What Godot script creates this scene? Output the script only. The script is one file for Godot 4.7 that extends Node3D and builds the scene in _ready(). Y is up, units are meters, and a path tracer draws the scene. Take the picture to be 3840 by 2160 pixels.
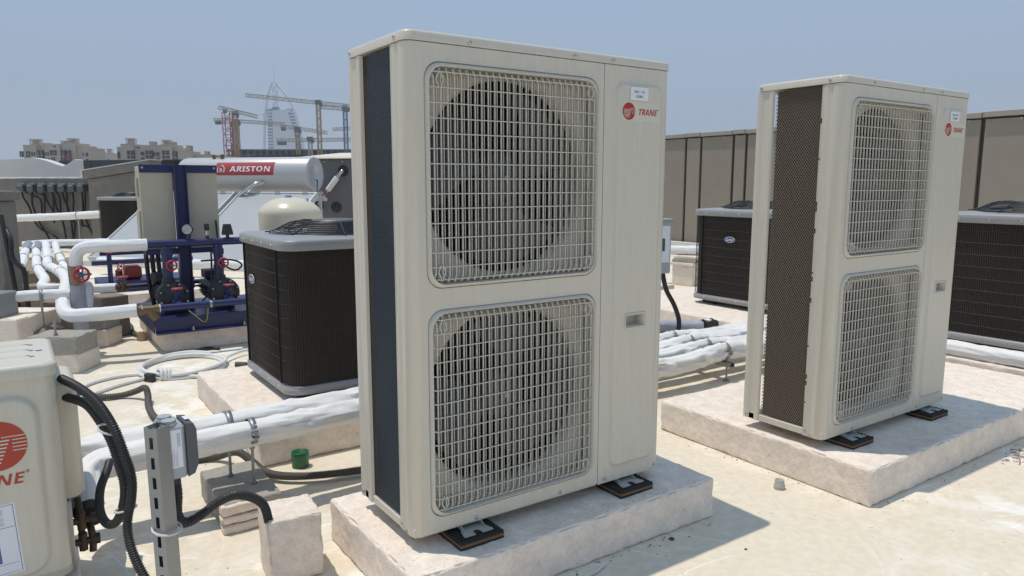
extends Node3D
# A flat roof with air-conditioning units. World axes follow the roof grid:
# x along the long side of the two tall units, z out of their fan side, y up, metres.

const LEVEL := 0.145        # top of the concrete plinths
const CAMERA_YAW := -0.602
var M := {}
var taken := {}
var rng := RandomNumberGenerator.new()
var wob := FastNoiseLite.new()


class B:
	var st := SurfaceTool.new()

	func _init() -> void:
		st.begin(Mesh.PRIMITIVE_TRIANGLES)
		st.set_smooth_group(-1)

	func smooth(on: bool) -> void:
		st.set_smooth_group(0 if on else -1)

	func tri(a: Vector3, b: Vector3, c: Vector3) -> void:
		st.add_vertex(a)
		st.add_vertex(b)
		st.add_vertex(c)

	func quad(a: Vector3, b: Vector3, c: Vector3, d: Vector3) -> void:
		tri(a, b, c)
		tri(a, c, d)

	func box(c: Vector3, s: Vector3, bev := 0.0, bs := Basis()) -> void:
		smooth(false)
		var h := s * 0.5
		bev = minf(bev, minf(h.x, minf(h.y, h.z)) * 0.95)
		for ax in 3:
			var p := (ax + 1) % 3
			var q := (ax + 2) % 3
			for sg in [-1.0, 1.0]:
				var v: Array[Vector3] = []
				for k in [[-1.0, -1.0], [-1.0, 1.0], [1.0, 1.0], [1.0, -1.0]]:
					var w := Vector3()
					w[ax] = sg * h[ax]
					w[p] = k[0] * (h[p] - bev)
					w[q] = k[1] * (h[q] - bev)
					v.append(c + bs * w)
				if sg > 0.0:
					quad(v[0], v[1], v[2], v[3])
				else:
					quad(v[3], v[2], v[1], v[0])
		if bev <= 0.0:
			return
		for ax in 3:
			var p := (ax + 1) % 3
			var q := (ax + 2) % 3
			for sp in [-1.0, 1.0]:
				for sq in [-1.0, 1.0]:
					var v: Array[Vector3] = []
					for k in [[0, -1.0], [0, 1.0], [1, 1.0], [1, -1.0]]:
						var w := Vector3()
						w[ax] = k[1] * (h[ax] - bev)
						w[p] = sp * (h[p] - (0.0 if k[0] == 0 else bev))
						w[q] = sq * (h[q] - (bev if k[0] == 0 else 0.0))
						v.append(c + bs * w)
					if sp * sq > 0.0:
						quad(v[3], v[2], v[1], v[0])
					else:
						quad(v[0], v[1], v[2], v[3])
		for sx in [-1.0, 1.0]:
			for sy in [-1.0, 1.0]:
				for sz in [-1.0, 1.0]:
					var a := c + bs * Vector3(sx * h.x, sy * (h.y - bev), sz * (h.z - bev))
					var b := c + bs * Vector3(sx * (h.x - bev), sy * h.y, sz * (h.z - bev))
					var d := c + bs * Vector3(sx * (h.x - bev), sy * (h.y - bev), sz * h.z)
					if sx * sy * sz > 0.0:
						tri(a, d, b)
					else:
						tri(a, b, d)

	func span(lo: Vector3, hi: Vector3, bev := 0.0) -> void:
		box((lo + hi) * 0.5, hi - lo, bev)

	func bar(a: Vector3, b: Vector3, w: float, h: float, bev := 0.0) -> void:
		var d := b - a
		var z := d.normalized()
		var up := Vector3.UP if absf(z.y) < 0.99 else Vector3.RIGHT
		var x := up.cross(z).normalized()
		box((a + b) * 0.5, Vector3(w, h, d.length()), bev, Basis(x, z.cross(x), z))

	func tube(pts: PackedVector3Array, r: float, n := 10, radii := PackedFloat32Array(), noise: FastNoiseLite = null, amp := 0.0, capped := true) -> void:
		smooth(true)
		var m := pts.size()
		var t := (pts[1] - pts[0]).normalized()
		var u := t.cross(Vector3.UP if absf(t.y) < 0.9 else Vector3.RIGHT).normalized()
		var before := PackedVector3Array()
		var along := 0.0
		var first := PackedVector3Array()
		for i in m:
			var t2 := (pts[mini(i + 1, m - 1)] - pts[maxi(i - 1, 0)]).normalized()
			u = (u - t2 * u.dot(t2)).normalized()
			var v := t2.cross(u)
			if i > 0:
				along += (pts[i] - pts[i - 1]).length()
			var rr := r if radii.is_empty() else radii[i]
			var ring := PackedVector3Array()
			for k in n:
				var a := TAU * k / n
				var dir := u * cos(a) + v * sin(a)
				var q := rr
				if noise:
					q += amp * noise.get_noise_3d(along * 14.0 + pts[0].z * 50.0, cos(a) * 60.0 + sin(along * 9.0) * 14.0, sin(a) * 60.0) + minf(amp * 0.2, 0.002) * fposmod(along / 0.085 + k / float(n), 1.0)
				ring.append(pts[i] + dir * q)
			if i > 0:
				for k in n:
					var k2 := (k + 1) % n
					quad(before[k], before[k2], ring[k2], ring[k])
			else:
				first = ring
			before = ring
		if capped:
			smooth(false)
			for k in range(1, n - 1):
				tri(first[0], first[k], first[k + 1])
				tri(before[0], before[k + 1], before[k])

	func rod(a: Vector3, b: Vector3, r: float, n := 10, r2 := -1.0) -> void:
		tube(PackedVector3Array([a, b]), r, n, PackedFloat32Array([r, r if r2 < 0.0 else r2]))

	func lathe(profile: PackedVector2Array, xf: Transform3D, n := 24, sharp := false) -> void:
		# profile: (radius, height along local y)
		smooth(not sharp)
		for i in profile.size() - 1:
			for k in n:
				var a := TAU * k / n
				var b := TAU * (k + 1) / n
				var p0 := profile[i]
				var p1 := profile[i + 1]
				var w0 := xf * Vector3(p0.x * cos(a), p0.y, p0.x * sin(a))
				var w1 := xf * Vector3(p0.x * cos(b), p0.y, p0.x * sin(b))
				var w2 := xf * Vector3(p1.x * cos(b), p1.y, p1.x * sin(b))
				var w3 := xf * Vector3(p1.x * cos(a), p1.y, p1.x * sin(a))
				if p0.x > 1e-6:
					tri(w0, w1, w2)
				if p1.x > 1e-6:
					tri(w0, w2, w3)

	func ring(c: Vector3, ax: Basis, rad: float, r: float, n := 24, m := 6) -> void:
		# a torus about local y
		smooth(true)
		for i in n:
			for j in m:
				var v: Array[Vector3] = []
				for k in [[0, 0], [1, 0], [1, 1], [0, 1]]:
					var a: float = TAU * (i + k[0]) / n
					var b: float = TAU * (j + k[1]) / m
					var q := rad + r * cos(b)
					v.append(c + ax * Vector3(q * cos(a), r * sin(b), q * sin(a)))
				quad(v[0], v[1], v[2], v[3])

	func prism(poly: PackedVector2Array, xf: Transform3D, d: float, round_sides := false) -> void:
		# polygon in local x, y; from z = 0 to z = d
		smooth(false)
		var ix := Geometry2D.triangulate_polygon(poly)
		for i in range(0, ix.size(), 3):
			var a := poly[ix[i]]
			var b := poly[ix[i + 1]]
			var c := poly[ix[i + 2]]
			tri(xf * Vector3(a.x, a.y, d), xf * Vector3(c.x, c.y, d), xf * Vector3(b.x, b.y, d))
			tri(xf * Vector3(a.x, a.y, 0), xf * Vector3(b.x, b.y, 0), xf * Vector3(c.x, c.y, 0))
		smooth(round_sides)
		for i in poly.size():
			var a := poly[i]
			var b := poly[(i + 1) % poly.size()]
			quad(xf * Vector3(a.x, a.y, 0), xf * Vector3(a.x, a.y, d), xf * Vector3(b.x, b.y, d), xf * Vector3(b.x, b.y, 0))

	func loft(rings: Array, cap_first := true, cap_last := true) -> void:
		smooth(true)
		for i in rings.size() - 1:
			var a: PackedVector3Array = rings[i]
			var b: PackedVector3Array = rings[i + 1]
			for k in a.size():
				var k2 := (k + 1) % a.size()
				quad(a[k], a[k2], b[k2], b[k])
		smooth(false)
		if cap_first:
			var a: PackedVector3Array = rings[0]
			for k in range(1, a.size() - 1):
				tri(a[0], a[k], a[k + 1])
		if cap_last:
			var a: PackedVector3Array = rings[-1]
			for k in range(1, a.size() - 1):
				tri(a[0], a[k + 1], a[k])

	func rough(lo: Vector3, hi: Vector3, r: float, step: float, amp: float, noise: FastNoiseLite, chip := 0.0) -> void:
		# a cast block with soft, uneven edges
		smooth(true)
		var c := (lo + hi) * 0.5
		var h := (hi - lo) * 0.5
		for ax in 3:
			var p := (ax + 1) % 3
			var q := (ax + 2) % 3
			var us := _marks(h[p], r, step)
			var vs := _marks(h[q], r, step)
			for sg in [-1.0, 1.0]:
				var grid := []
				for u in us:
					var row := PackedVector3Array()
					for v in vs:
						var w := Vector3()
						w[ax] = sg * h[ax]
						w[p] = u
						w[q] = v
						var inner := Vector3(clampf(w.x, -h.x + r, h.x - r), clampf(w.y, -h.y + r, h.y - r), clampf(w.z, -h.z + r, h.z - r))
						var out := w - inner
						var nn := out.normalized()
						var o := inner + nn * r
						var at := c + o
						var k := amp * noise.get_noise_3dv(at * 160.0) + amp * 0.9 * noise.get_noise_3dv(at * 620.0)
						var edge := 1.0 - maxf(absf(nn.x), maxf(absf(nn.y), absf(nn.z)))
						if chip > 0.0 and edge > 0.02:
							k -= chip * maxf(0.0, noise.get_noise_3dv(at * 420.0 + Vector3(70, 0, 0)) - 0.08) * minf(1.0, edge * 6.0)
						row.append(at + nn * k)
					grid.append(row)
				for i in us.size() - 1:
					for j in vs.size() - 1:
						if sg > 0.0:
							quad(grid[i][j], grid[i][j + 1], grid[i + 1][j + 1], grid[i + 1][j])
						else:
							quad(grid[i + 1][j], grid[i + 1][j + 1], grid[i][j + 1], grid[i][j])

	func _marks(h: float, r: float, step: float) -> PackedFloat32Array:
		var a := PackedFloat32Array()
		for k in 4:
			a.append(-h + r * k / 4.0)
		var n := maxi(1, int(ceil((2.0 * h - 2.0 * r) / step)))
		for k in n + 1:
			a.append(-h + r + (2.0 * h - 2.0 * r) * k / n)
		for k in 4:
			a.append(h - r + r * (k + 1) / 4.0)
		return a

	func mesh() -> ArrayMesh:
		st.generate_normals()
		return st.commit()


func rrect(w: float, h: float, r: float, seg := 6) -> PackedVector2Array:
	var a := PackedVector2Array()
	for k in 4:
		var c := Vector2((w * 0.5 - r) * [1, -1, -1, 1][k], (h * 0.5 - r) * [1, 1, -1, -1][k])
		for i in seg + 1:
			var t := PI * 0.5 * (k + float(i) / seg)
			a.append(c + Vector2(cos(t), sin(t)) * r)
	return a


func level_ring(poly: PackedVector2Array, y: float, shrink := 0.0) -> PackedVector3Array:
	var a := PackedVector3Array()
	for p in poly:
		var q := p
		if shrink != 0.0:
			q -= Vector2(signf(p.x), signf(p.y)) * shrink
		a.append(Vector3(q.x, y, q.y))
	return a


func curve(pts: Array, step := 0.03) -> PackedVector3Array:
	# Catmull-Rom through the points
	var out := PackedVector3Array()
	for i in pts.size() - 1:
		var p0: Vector3 = pts[maxi(i - 1, 0)]
		var p1: Vector3 = pts[i]
		var p2: Vector3 = pts[i + 1]
		var p3: Vector3 = pts[mini(i + 2, pts.size() - 1)]
		var n := maxi(2, int(ceil((p2 - p1).length() / step)))
		for k in n:
			var t := float(k) / n
			out.append(0.5 * (2.0 * p1 + (p2 - p0) * t + (2.0 * p0 - 5.0 * p1 + 4.0 * p2 - p3) * t * t + (3.0 * p1 - p0 - 3.0 * p2 + p3) * t * t * t))
	out.append(pts[-1])
	return out


func evenly(pts: PackedVector3Array, step: float) -> PackedVector3Array:
	var out := PackedVector3Array([pts[0]])
	var left := step
	for i in range(1, pts.size()):
		var a := pts[i - 1]
		var b := pts[i]
		var l := (b - a).length()
		var s := left
		while s <= l:
			out.append(a.lerp(b, s / l))
			s += step
		left = s - l
	return out


func ribbed(b: B, pts: Array, r: float, pitch: float, n := 12) -> void:
	# corrugated conduit
	var p := evenly(curve(pts, 0.02), pitch * 0.25)
	var radii := PackedFloat32Array()
	for i in p.size():
		radii.append(r * [1.0, 1.0, 0.80, 0.80][i % 4])
	b.tube(p, r, n, radii)


func clean(called: String) -> String:
	var n: int = taken.get(called, 0)
	taken[called] = n + 1
	return called if n == 0 else "%s_%03d" % [called, n]


func tag(o: Node3D, label: String, category: String, group := "") -> Node3D:
	o.set_meta("label", label)
	o.set_meta("category", category)
	if group != "":
		o.set_meta("group", group)
	return o


func thing(called: String, label: String, category: String, at := Vector3.ZERO, turn := 0.0, group := "") -> Node3D:
	var o := Node3D.new()
	o.name = clean(called)
	add_child(o)
	o.position = at
	o.rotation.y = turn
	tag(o, label, category, group)
	return o


func part(called: String, mesh: Variant, m: Material, parent: Node3D, at := Vector3.ZERO) -> MeshInstance3D:
	var o := MeshInstance3D.new()
	o.name = called
	o.mesh = mesh.mesh() if mesh is B else mesh
	o.material_override = m
	o.position = at
	parent.add_child(o, true)
	return o


func solid(called: String, mesh: Variant, m: Material, label: String, category: String, at := Vector3.ZERO, turn := 0.0, group := "") -> MeshInstance3D:
	var o := MeshInstance3D.new()
	o.name = clean(called)
	o.mesh = mesh.mesh() if mesh is B else mesh
	o.material_override = m
	add_child(o)
	o.position = at
	o.rotation.y = turn
	tag(o, label, category, group)
	return o


func setting(called: String, mesh: Variant, m: Material) -> MeshInstance3D:
	var o := MeshInstance3D.new()
	o.name = clean(called)
	o.mesh = mesh.mesh() if mesh is B else mesh
	o.material_override = m
	add_child(o)
	o.set_meta("kind", "structure")
	return o


func stuff(o: Node3D) -> Node3D:
	o.set_meta("kind", "stuff")
	return o


func copy(o: Node3D, at: Vector3, turn: float, label: String) -> Node3D:
	var c: Node3D = o.duplicate()
	c.name = clean(String(o.name))
	add_child(c)
	c.position = at
	c.rotation.y = turn
	c.set_meta("label", label)
	return c


func lettering(text: String, width: float, high: float, m: Material, parent: Node3D, xf: Transform3D, weight := 400, slant := 0.0, deep := 0.0006) -> MeshInstance3D:
	var f := SystemFont.new()
	f.font_names = PackedStringArray(["Droid Sans"])
	f.font_weight = weight
	var t := TextMesh.new()
	t.text = text
	t.font = f
	t.font_size = 64
	t.depth = 0.02
	t.pixel_size = 0.01
	var box := t.get_aabb()
	var sx := width / maxf(box.size.x, 0.001)
	var sy := high / maxf(box.size.y, 0.001) if high > 0.0 else sx
	var o := part("lettering", t, m, parent)
	var c := box.get_center()
	var b := Basis(Vector3(sx, 0, 0), Vector3(slant * sy, sy, 0), Vector3(0, 0, deep / 0.02))
	o.transform = xf * Transform3D(b, -(b * Vector3(c.x, c.y, 0)))
	return o


func grey_noise(size: int, freq: float, octaves: int, s: int, kind := FastNoiseLite.TYPE_SIMPLEX_SMOOTH) -> PackedByteArray:
	var n := FastNoiseLite.new()
	n.seed = s
	n.noise_type = kind
	n.frequency = freq
	n.fractal_type = FastNoiseLite.FRACTAL_FBM if octaves > 1 else FastNoiseLite.FRACTAL_NONE
	n.fractal_octaves = octaves
	return n.get_seamless_image(size, size).get_data()


func picture(size: int, bytes: PackedByteArray) -> ImageTexture:
	return ImageTexture.create_from_image(Image.create_from_data(size, size, false, Image.FORMAT_RGB8, bytes))


func bumps(size: int, grey: PackedByteArray, strength: float) -> ImageTexture:
	var im := Image.create_from_data(size, size, false, Image.FORMAT_L8, grey)
	im.convert(Image.FORMAT_RGBA8)
	im.bump_map_to_normal_map(strength)
	return ImageTexture.create_from_image(im)


func mat(key: String, linear: Color, rough: float, metal := 0.0, tex: Texture2D = null, scale := 1.0, normal: Texture2D = null, depth := 1.0, world := true) -> StandardMaterial3D:
	var m := StandardMaterial3D.new()
	m.resource_name = key
	m.albedo_color = linear.linear_to_srgb()
	m.roughness = rough
	m.metallic = metal
	if tex:
		m.albedo_texture = tex
	if normal:
		m.normal_enabled = true
		m.normal_texture = normal
		m.normal_scale = depth
	if tex or normal:
		m.uv1_triplanar = true
		m.uv1_world_triplanar = world
		m.uv1_scale = Vector3.ONE * scale
	M[key] = m
	return m


func _ready() -> void:
	rng.seed = 20240611
	wob.seed = 7
	wob.frequency = 0.05
	wob.noise_type = FastNoiseLite.TYPE_SIMPLEX_SMOOTH
	wob.fractal_type = FastNoiseLite.FRACTAL_FBM
	wob.fractal_octaves = 3
	view_and_light()
	surfaces()
	roof_and_walls()
	plinths()
	far_city()
	tall_units()
	small_unit()
	round_condensers()
	pipe_runs()
	isolator_post()
	loose_things()
	pump_skid()
	manifold()
	solar_heater()
	left_wall_gear()
	right_gear()
	crumbs()


func view_and_light() -> void:
	var cam := Camera3D.new()
	cam.name = "camera"
	cam.fov = 43.17
	cam.near = 0.05
	cam.far = 6000.0
	cam.position = Vector3(-1.3065, 1.181, 1.8709)
	cam.rotation = Vector3(-0.1434, CAMERA_YAW, 0.0)
	add_child(cam)
	cam.current = true

	var sky_stuff := ProceduralSkyMaterial.new()
	sky_stuff.sky_top_color = Color(0.315, 0.470, 0.690).linear_to_srgb()
	sky_stuff.sky_horizon_color = Color(0.49, 0.55, 0.625).linear_to_srgb()
	sky_stuff.sky_curve = 0.13
	sky_stuff.ground_horizon_color = Color(0.42, 0.45, 0.48).linear_to_srgb()
	sky_stuff.ground_bottom_color = Color(0.34, 0.31, 0.27).linear_to_srgb()
	sky_stuff.sun_angle_max = 1.0
	var sky := Sky.new()
	sky.sky_material = sky_stuff
	var env := Environment.new()
	env.background_mode = Environment.BG_SKY
	env.sky = sky
	env.tonemap_mode = Environment.TONE_MAPPER_LINEAR
	env.tonemap_exposure = 1.0
	env.sdfgi_enabled = true
	env.ssao_enabled = true
	env.ssil_enabled = true
	env.fog_enabled = true
	env.fog_density = 0.00028
	env.fog_light_color = Color(0.70, 0.73, 0.77)
	var we := WorldEnvironment.new()
	we.name = "air"
	we.environment = env
	add_child(we)

	var sun := DirectionalLight3D.new()
	sun.name = "sun"
	sun.light_energy = 0.97
	sun.light_color = Color(1.0, 0.968, 0.915)
	sun.light_angular_distance = 0.53
	sun.shadow_enabled = true
	add_child(sun)
	var el := deg_to_rad(75.8)
	var towards := Vector3(0.722 * cos(el), -sin(el), 0.692 * cos(el))
	sun.look_at_from_position(Vector3(0, 30, 0), Vector3(0, 30, 0) + towards, Vector3.RIGHT)


func surfaces() -> void:
	# fine grain, soft blotches, pores
	var s := 512
	var a := grey_noise(s, 0.11, 4, 3)
	var b := grey_noise(s, 0.012, 4, 11)
	var c := grey_noise(s, 0.045, 3, 29)
	var grain := PackedByteArray()
	var blot := PackedByteArray()
	var cast := PackedByteArray()
	var pit := PackedByteArray()
	grain.resize(s * s * 3)
	blot.resize(s * s * 3)
	cast.resize(s * s * 3)
	pit.resize(s * s)
	for i in s * s:
		var g := 243 + int((a[i] - 128) * 0.14)
		var d := 247 + int((b[i] - 128) * 0.045 + (a[i] - 128) * 0.03)
		var pore := 0.0
		if a[i] > 202:
			pore = minf(1.0, (a[i] - 202) / 16.0)
		var e := 241.0 + (b[i] - 128) * 0.10 + (c[i] - 128) * 0.07 - pore * 62.0
		for k in 3:
			grain[i * 3 + k] = clampi(g, 0, 255)
			blot[i * 3 + k] = clampi(d, 0, 255)
		cast[i * 3] = clampi(int(e + 3), 0, 255)
		cast[i * 3 + 1] = clampi(int(e), 0, 255)
		cast[i * 3 + 2] = clampi(int(e - 4 - pore * 8), 0, 255)
		pit[i] = clampi(int(150 + (c[i] - 128) * 0.5 + (a[i] - 128) * 0.35 - pore * 80), 0, 255)
	var runs := PackedByteArray()
	runs.resize(s * s * 3)
	for i in s * s:
		var v := clampi(int(247 + minf(0.0, (c[i] - 120) * 0.045) + (b[i] - 128) * 0.03), 0, 255)
		runs[i * 3] = v
		runs[i * 3 + 1] = v
		runs[i * 3 + 2] = maxi(0, v - (2 if v < 245 else 0))
	var t_runs := picture(s, runs)
	var t_grain := picture(s, grain)
	var t_blot := picture(s, blot)
	var t_cast := picture(s, cast)
	var n_cast := bumps(s, pit, 3.0)
	var n_grain := bumps(s, a, 1.5)
	var wrinkle := grey_noise(s, 0.03, 4, 51)
	var n_cloth := bumps(s, wrinkle, 2.5)

	# roof coating: cream paint with rubbed, whiter strokes and a few brown scuffs
	var q := 1024
	var f := grey_noise(q, 0.004, 5, 101)
	var h := grey_noise(q, 0.02, 4, 131)
	var w := grey_noise(q, 0.09, 3, 151)
	var ink := PackedByteArray()
	ink.resize(q * q)
	ink.fill(0)
	for k in 1500:
		var x := rng.randf() * q
		var y := rng.randf() * q
		var an := rng.randf_range(-0.5, 0.5) + (1.2 if rng.randf() < 0.4 else 0.0)
		var n := rng.randi_range(12, 90)
		var bend := rng.randf_range(-0.012, 0.012)
		var wide := rng.randi_range(1, 3)
		var strong := rng.randi_range(30, 150)
		if f[int(y) * q + int(x)] < 120:
			continue
		for j in n:
			x += cos(an)
			y += sin(an)
			an += bend
			for v in wide:
				var at := posmod(int(y) + v, q) * q + posmod(int(x), q)
				ink[at] = maxi(ink[at], strong)
	var skin := PackedByteArray()
	var lump := PackedByteArray()
	skin.resize(q * q * 3)
	lump.resize(q * q)
	for i in q * q:
		var white := clampf((f[i] - 118) / 70.0, 0.0, 1.0) * clampf((h[i] - 96) / 60.0, 0.0, 1.0) * 0.75
		white = clampf(white + ink[i] / 255.0, 0.0, 1.0)
		var tan := clampf((104 - h[i]) / 70.0, 0.0, 1.0) * 0.16
		var speck := 0.88 if w[i] > 212 and h[i] > 150 else 1.0
		var fine := (0.985 + (w[i] - 128) * 0.0003) * speck
		skin[i * 3] = clampi(int(lerpf(lerpf(232, 253, white), 222, tan) * fine), 0, 255)
		skin[i * 3 + 1] = clampi(int(lerpf(lerpf(221, 250, white), 207, tan) * fine), 0, 255)
		skin[i * 3 + 2] = clampi(int(lerpf(lerpf(200, 243, white), 182, tan) * fine), 0, 255)
		lump[i] = clampi(int(128 + (h[i] - 128) * 0.22 + (w[i] - 128) * 0.10), 0, 255)
	var t_roof := picture(q, skin)
	var n_roof := bumps(q, lump, 2.0)

	mat("roof", Color(0.915, 0.905, 0.905), 0.85, 0.0, t_roof, 0.23, n_roof, 0.5)
	mat("plinth", Color(0.89, 0.795, 0.71), 0.92, 0.0, t_cast, 1.6, n_cast, 0.7)
	mat("painted_block", Color(0.85, 0.75, 0.665), 0.92, 0.0, t_cast, 3.0, n_cast, 1.0)
	mat("raw_block", Color(0.38, 0.365, 0.33), 0.95, 0.0, t_cast, 4.0, n_cast, 1.2)
	mat("tan_block", Color(0.27, 0.235, 0.20), 0.95, 0.0, t_cast, 4.0, n_cast, 1.2)
	mat("render_grey", Color(0.25, 0.235, 0.21), 0.95, 0.0, t_cast, 0.7, n_cast, 0.8)
	mat("white_coat", Color(0.66, 0.65, 0.63), 0.8, 0.0, t_blot, 0.8, n_cloth, 0.4)
	mat("ivory", Color(0.655, 0.61, 0.515), 0.34, 0.0, t_runs, 1.0)
	M.ivory.uv1_scale = Vector3(6.0, 0.55, 6.0)
	mat("ivory_plastic", Color(0.65, 0.61, 0.52), 0.42, 0.0, t_grain, 2.0)
	mat("fan_black", Color(0.050, 0.054, 0.060), 0.5)
	mat("motor_grey", Color(0.13, 0.13, 0.13), 0.5, 0.3)
	mat("coil_black", Color(0.012, 0.013, 0.015), 0.7, 0.0, t_grain, 6.0)
	mat("coil_brown", Color(0.030, 0.024, 0.018), 0.75, 0.0, t_grain, 6.0)
	mat("guard_blue", Color(0.070, 0.086, 0.100), 0.25, 0.5)
	mat("guard_tan", Color(0.20, 0.155, 0.115), 0.5)
	mat("strip_brown", Color(0.035, 0.024, 0.017), 0.95)
	mat("screw", Color(0.45, 0.44, 0.42), 0.35, 0.8)
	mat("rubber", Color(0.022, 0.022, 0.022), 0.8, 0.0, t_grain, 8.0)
	mat("cork", Color(0.24, 0.13, 0.065), 0.95, 0.0, t_cast, 14.0)
	mat("bracket", Color(0.42, 0.425, 0.41), 0.4, 0.2)
	mat("logo_red", Color(0.40, 0.030, 0.024), 0.5)
	mat("logo_orange", Color(0.42, 0.052, 0.026), 0.5)
	mat("sticker_cream", Color(0.62, 0.60, 0.50), 0.45)
	mat("label_white", Color(0.74, 0.75, 0.79), 0.4)
	mat("ink_dark", Color(0.05, 0.05, 0.055), 0.6)
	mat("ink_blue", Color(0.06, 0.15, 0.33), 0.5)
	mat("ink_grey", Color(0.32, 0.33, 0.36), 0.6)
	mat("lid_grey", Color(0.31, 0.315, 0.32), 0.4, 0.0, t_blot, 1.5)
	mat("louvre_wire", Color(0.040, 0.030, 0.023), 0.55)
	mat("fan_wire", Color(0.022, 0.022, 0.024), 0.4)
	mat("oval_blue", Color(0.035, 0.055, 0.24), 0.35)
	mat("paint_white", Color(0.74, 0.74, 0.74), 0.4)
	mat("wrap_white", Color(0.81, 0.80, 0.78), 0.75, 0.0, t_blot, 1.4, n_cloth, 0.5)
	mat("wrap_clean", Color(0.81, 0.805, 0.80), 0.7, 0.0, t_blot, 1.4, n_cloth, 0.4)
	mat("wrap_grey", Color(0.24, 0.26, 0.30), 0.7)
	mat("wrap_silver", Color(0.40, 0.42, 0.48), 0.6, 0.1, t_blot, 2.0, n_cloth, 0.5)
	mat("zinc", Color(0.34, 0.355, 0.36), 0.42, 0.65, t_blot, 6.0)
	mat("zinc_dull", Color(0.33, 0.345, 0.35), 0.5, 0.5, t_grain, 5.0)
	mat("conduit_black", Color(0.026, 0.024, 0.024), 0.5)
	mat("conduit_grey", Color(0.105, 0.098, 0.088), 0.75, 0.0, t_grain, 5.0)
	mat("cable_white", Color(0.74, 0.73, 0.70), 0.5)
	mat("cable_black", Color(0.016, 0.016, 0.017), 0.5)
	mat("nylon", Color(0.62, 0.61, 0.58), 0.5)
	mat("brass", Color(0.20, 0.14, 0.075), 0.5, 0.5, t_grain, 8.0)
	mat("brass_dark", Color(0.075, 0.05, 0.03), 0.5, 0.4)
	mat("switch_grey", Color(0.36, 0.385, 0.40), 0.45)
	mat("switch_dark", Color(0.085, 0.092, 0.105), 0.5)
	mat("cap_green", Color(0.010, 0.12, 0.045), 0.4)
	mat("cap_grey", Color(0.40, 0.385, 0.345), 0.55)
	mat("cap_tan", Color(0.36, 0.27, 0.18), 0.7)
	mat("navy", Color(0.021, 0.029, 0.105), 0.38, 0.0, t_blot, 3.0)
	mat("cabinet_beige", Color(0.48, 0.44, 0.345), 0.45, 0.0, t_blot, 1.2)
	mat("cast_black", Color(0.032, 0.033, 0.036), 0.5, 0.0, t_grain, 6.0)
	mat("wheel_red", Color(0.42, 0.035, 0.045), 0.45)
	mat("pump_red", Color(0.20, 0.018, 0.025), 0.45)
	mat("hub_blue", Color(0.05, 0.10, 0.17), 0.5)
	mat("dial", Color(0.42, 0.43, 0.44), 0.3)
	mat("yellow_green", Color(0.36, 0.40, 0.05), 0.5)
	mat("tank_cream", Color(0.66, 0.60, 0.46), 0.28)
	mat("valve_blue", Color(0.10, 0.28, 0.62), 0.4)
	mat("heater_silver", Color(0.47, 0.475, 0.485), 0.42, 0.2)
	mat("banner_red", Color(0.36, 0.045, 0.05), 0.5)
	mat("collector_glass", Color(0.43, 0.435, 0.44), 0.3, 0.0, t_blot, 0.6)
	mat("aluminium", Color(0.62, 0.63, 0.64), 0.35, 0.5)
	mat("chrome", Color(0.55, 0.55, 0.55), 0.22, 0.9)
	mat("casing_grey", Color(0.16, 0.16, 0.17), 0.5, 0.0, t_blot, 0.8)
	mat("canopy_cream", Color(0.66, 0.62, 0.52), 0.6)
	mat("clad_brown", Color(0.27, 0.235, 0.19), 0.5, 0.0, t_blot, 0.5)
	mat("clad_warm", Color(0.275, 0.232, 0.19), 0.5, 0.0, t_blot, 0.5)
	mat("clad_pale", Color(0.285, 0.25, 0.205), 0.5, 0.0, t_blot, 0.5)
	mat("clad_joint", Color(0.075, 0.066, 0.052), 0.6)
	mat("coping", Color(0.30, 0.285, 0.255), 0.5)
	mat("wall_slate", Color(0.085, 0.088, 0.098), 0.6, 0.0, t_blot, 0.4)
	mat("sand_render", Color(0.56, 0.475, 0.38), 0.9, 0.0, t_blot, 0.02)
	mat("far_glass", Color(0.05, 0.065, 0.085), 0.3)
	mat("concrete_far", Color(0.20, 0.19, 0.18), 0.95)
	mat("crane_yellow", Color(0.40, 0.27, 0.10), 0.6)
	mat("crane_cream", Color(0.50, 0.45, 0.36), 0.6)
	mat("crane_red", Color(0.42, 0.10, 0.09), 0.6)
	mat("crane_blue", Color(0.12, 0.18, 0.30), 0.6)
	mat("crane_weight", Color(0.17, 0.17, 0.17), 0.8)
	mat("tower_white", Color(0.80, 0.80, 0.80), 0.4)
	mat("tower_glass", Color(0.16, 0.25, 0.36), 0.3)
	mat("sand_ground", Color(0.36, 0.30, 0.23), 0.95, 0.0, t_blot, 0.01)
	mat("grit_dark", Color(0.06, 0.058, 0.055), 0.95)
	mat("grit_tan", Color(0.24, 0.19, 0.13), 0.95)
	mat("wire_red", Color(0.45, 0.03, 0.03), 0.5)


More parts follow.
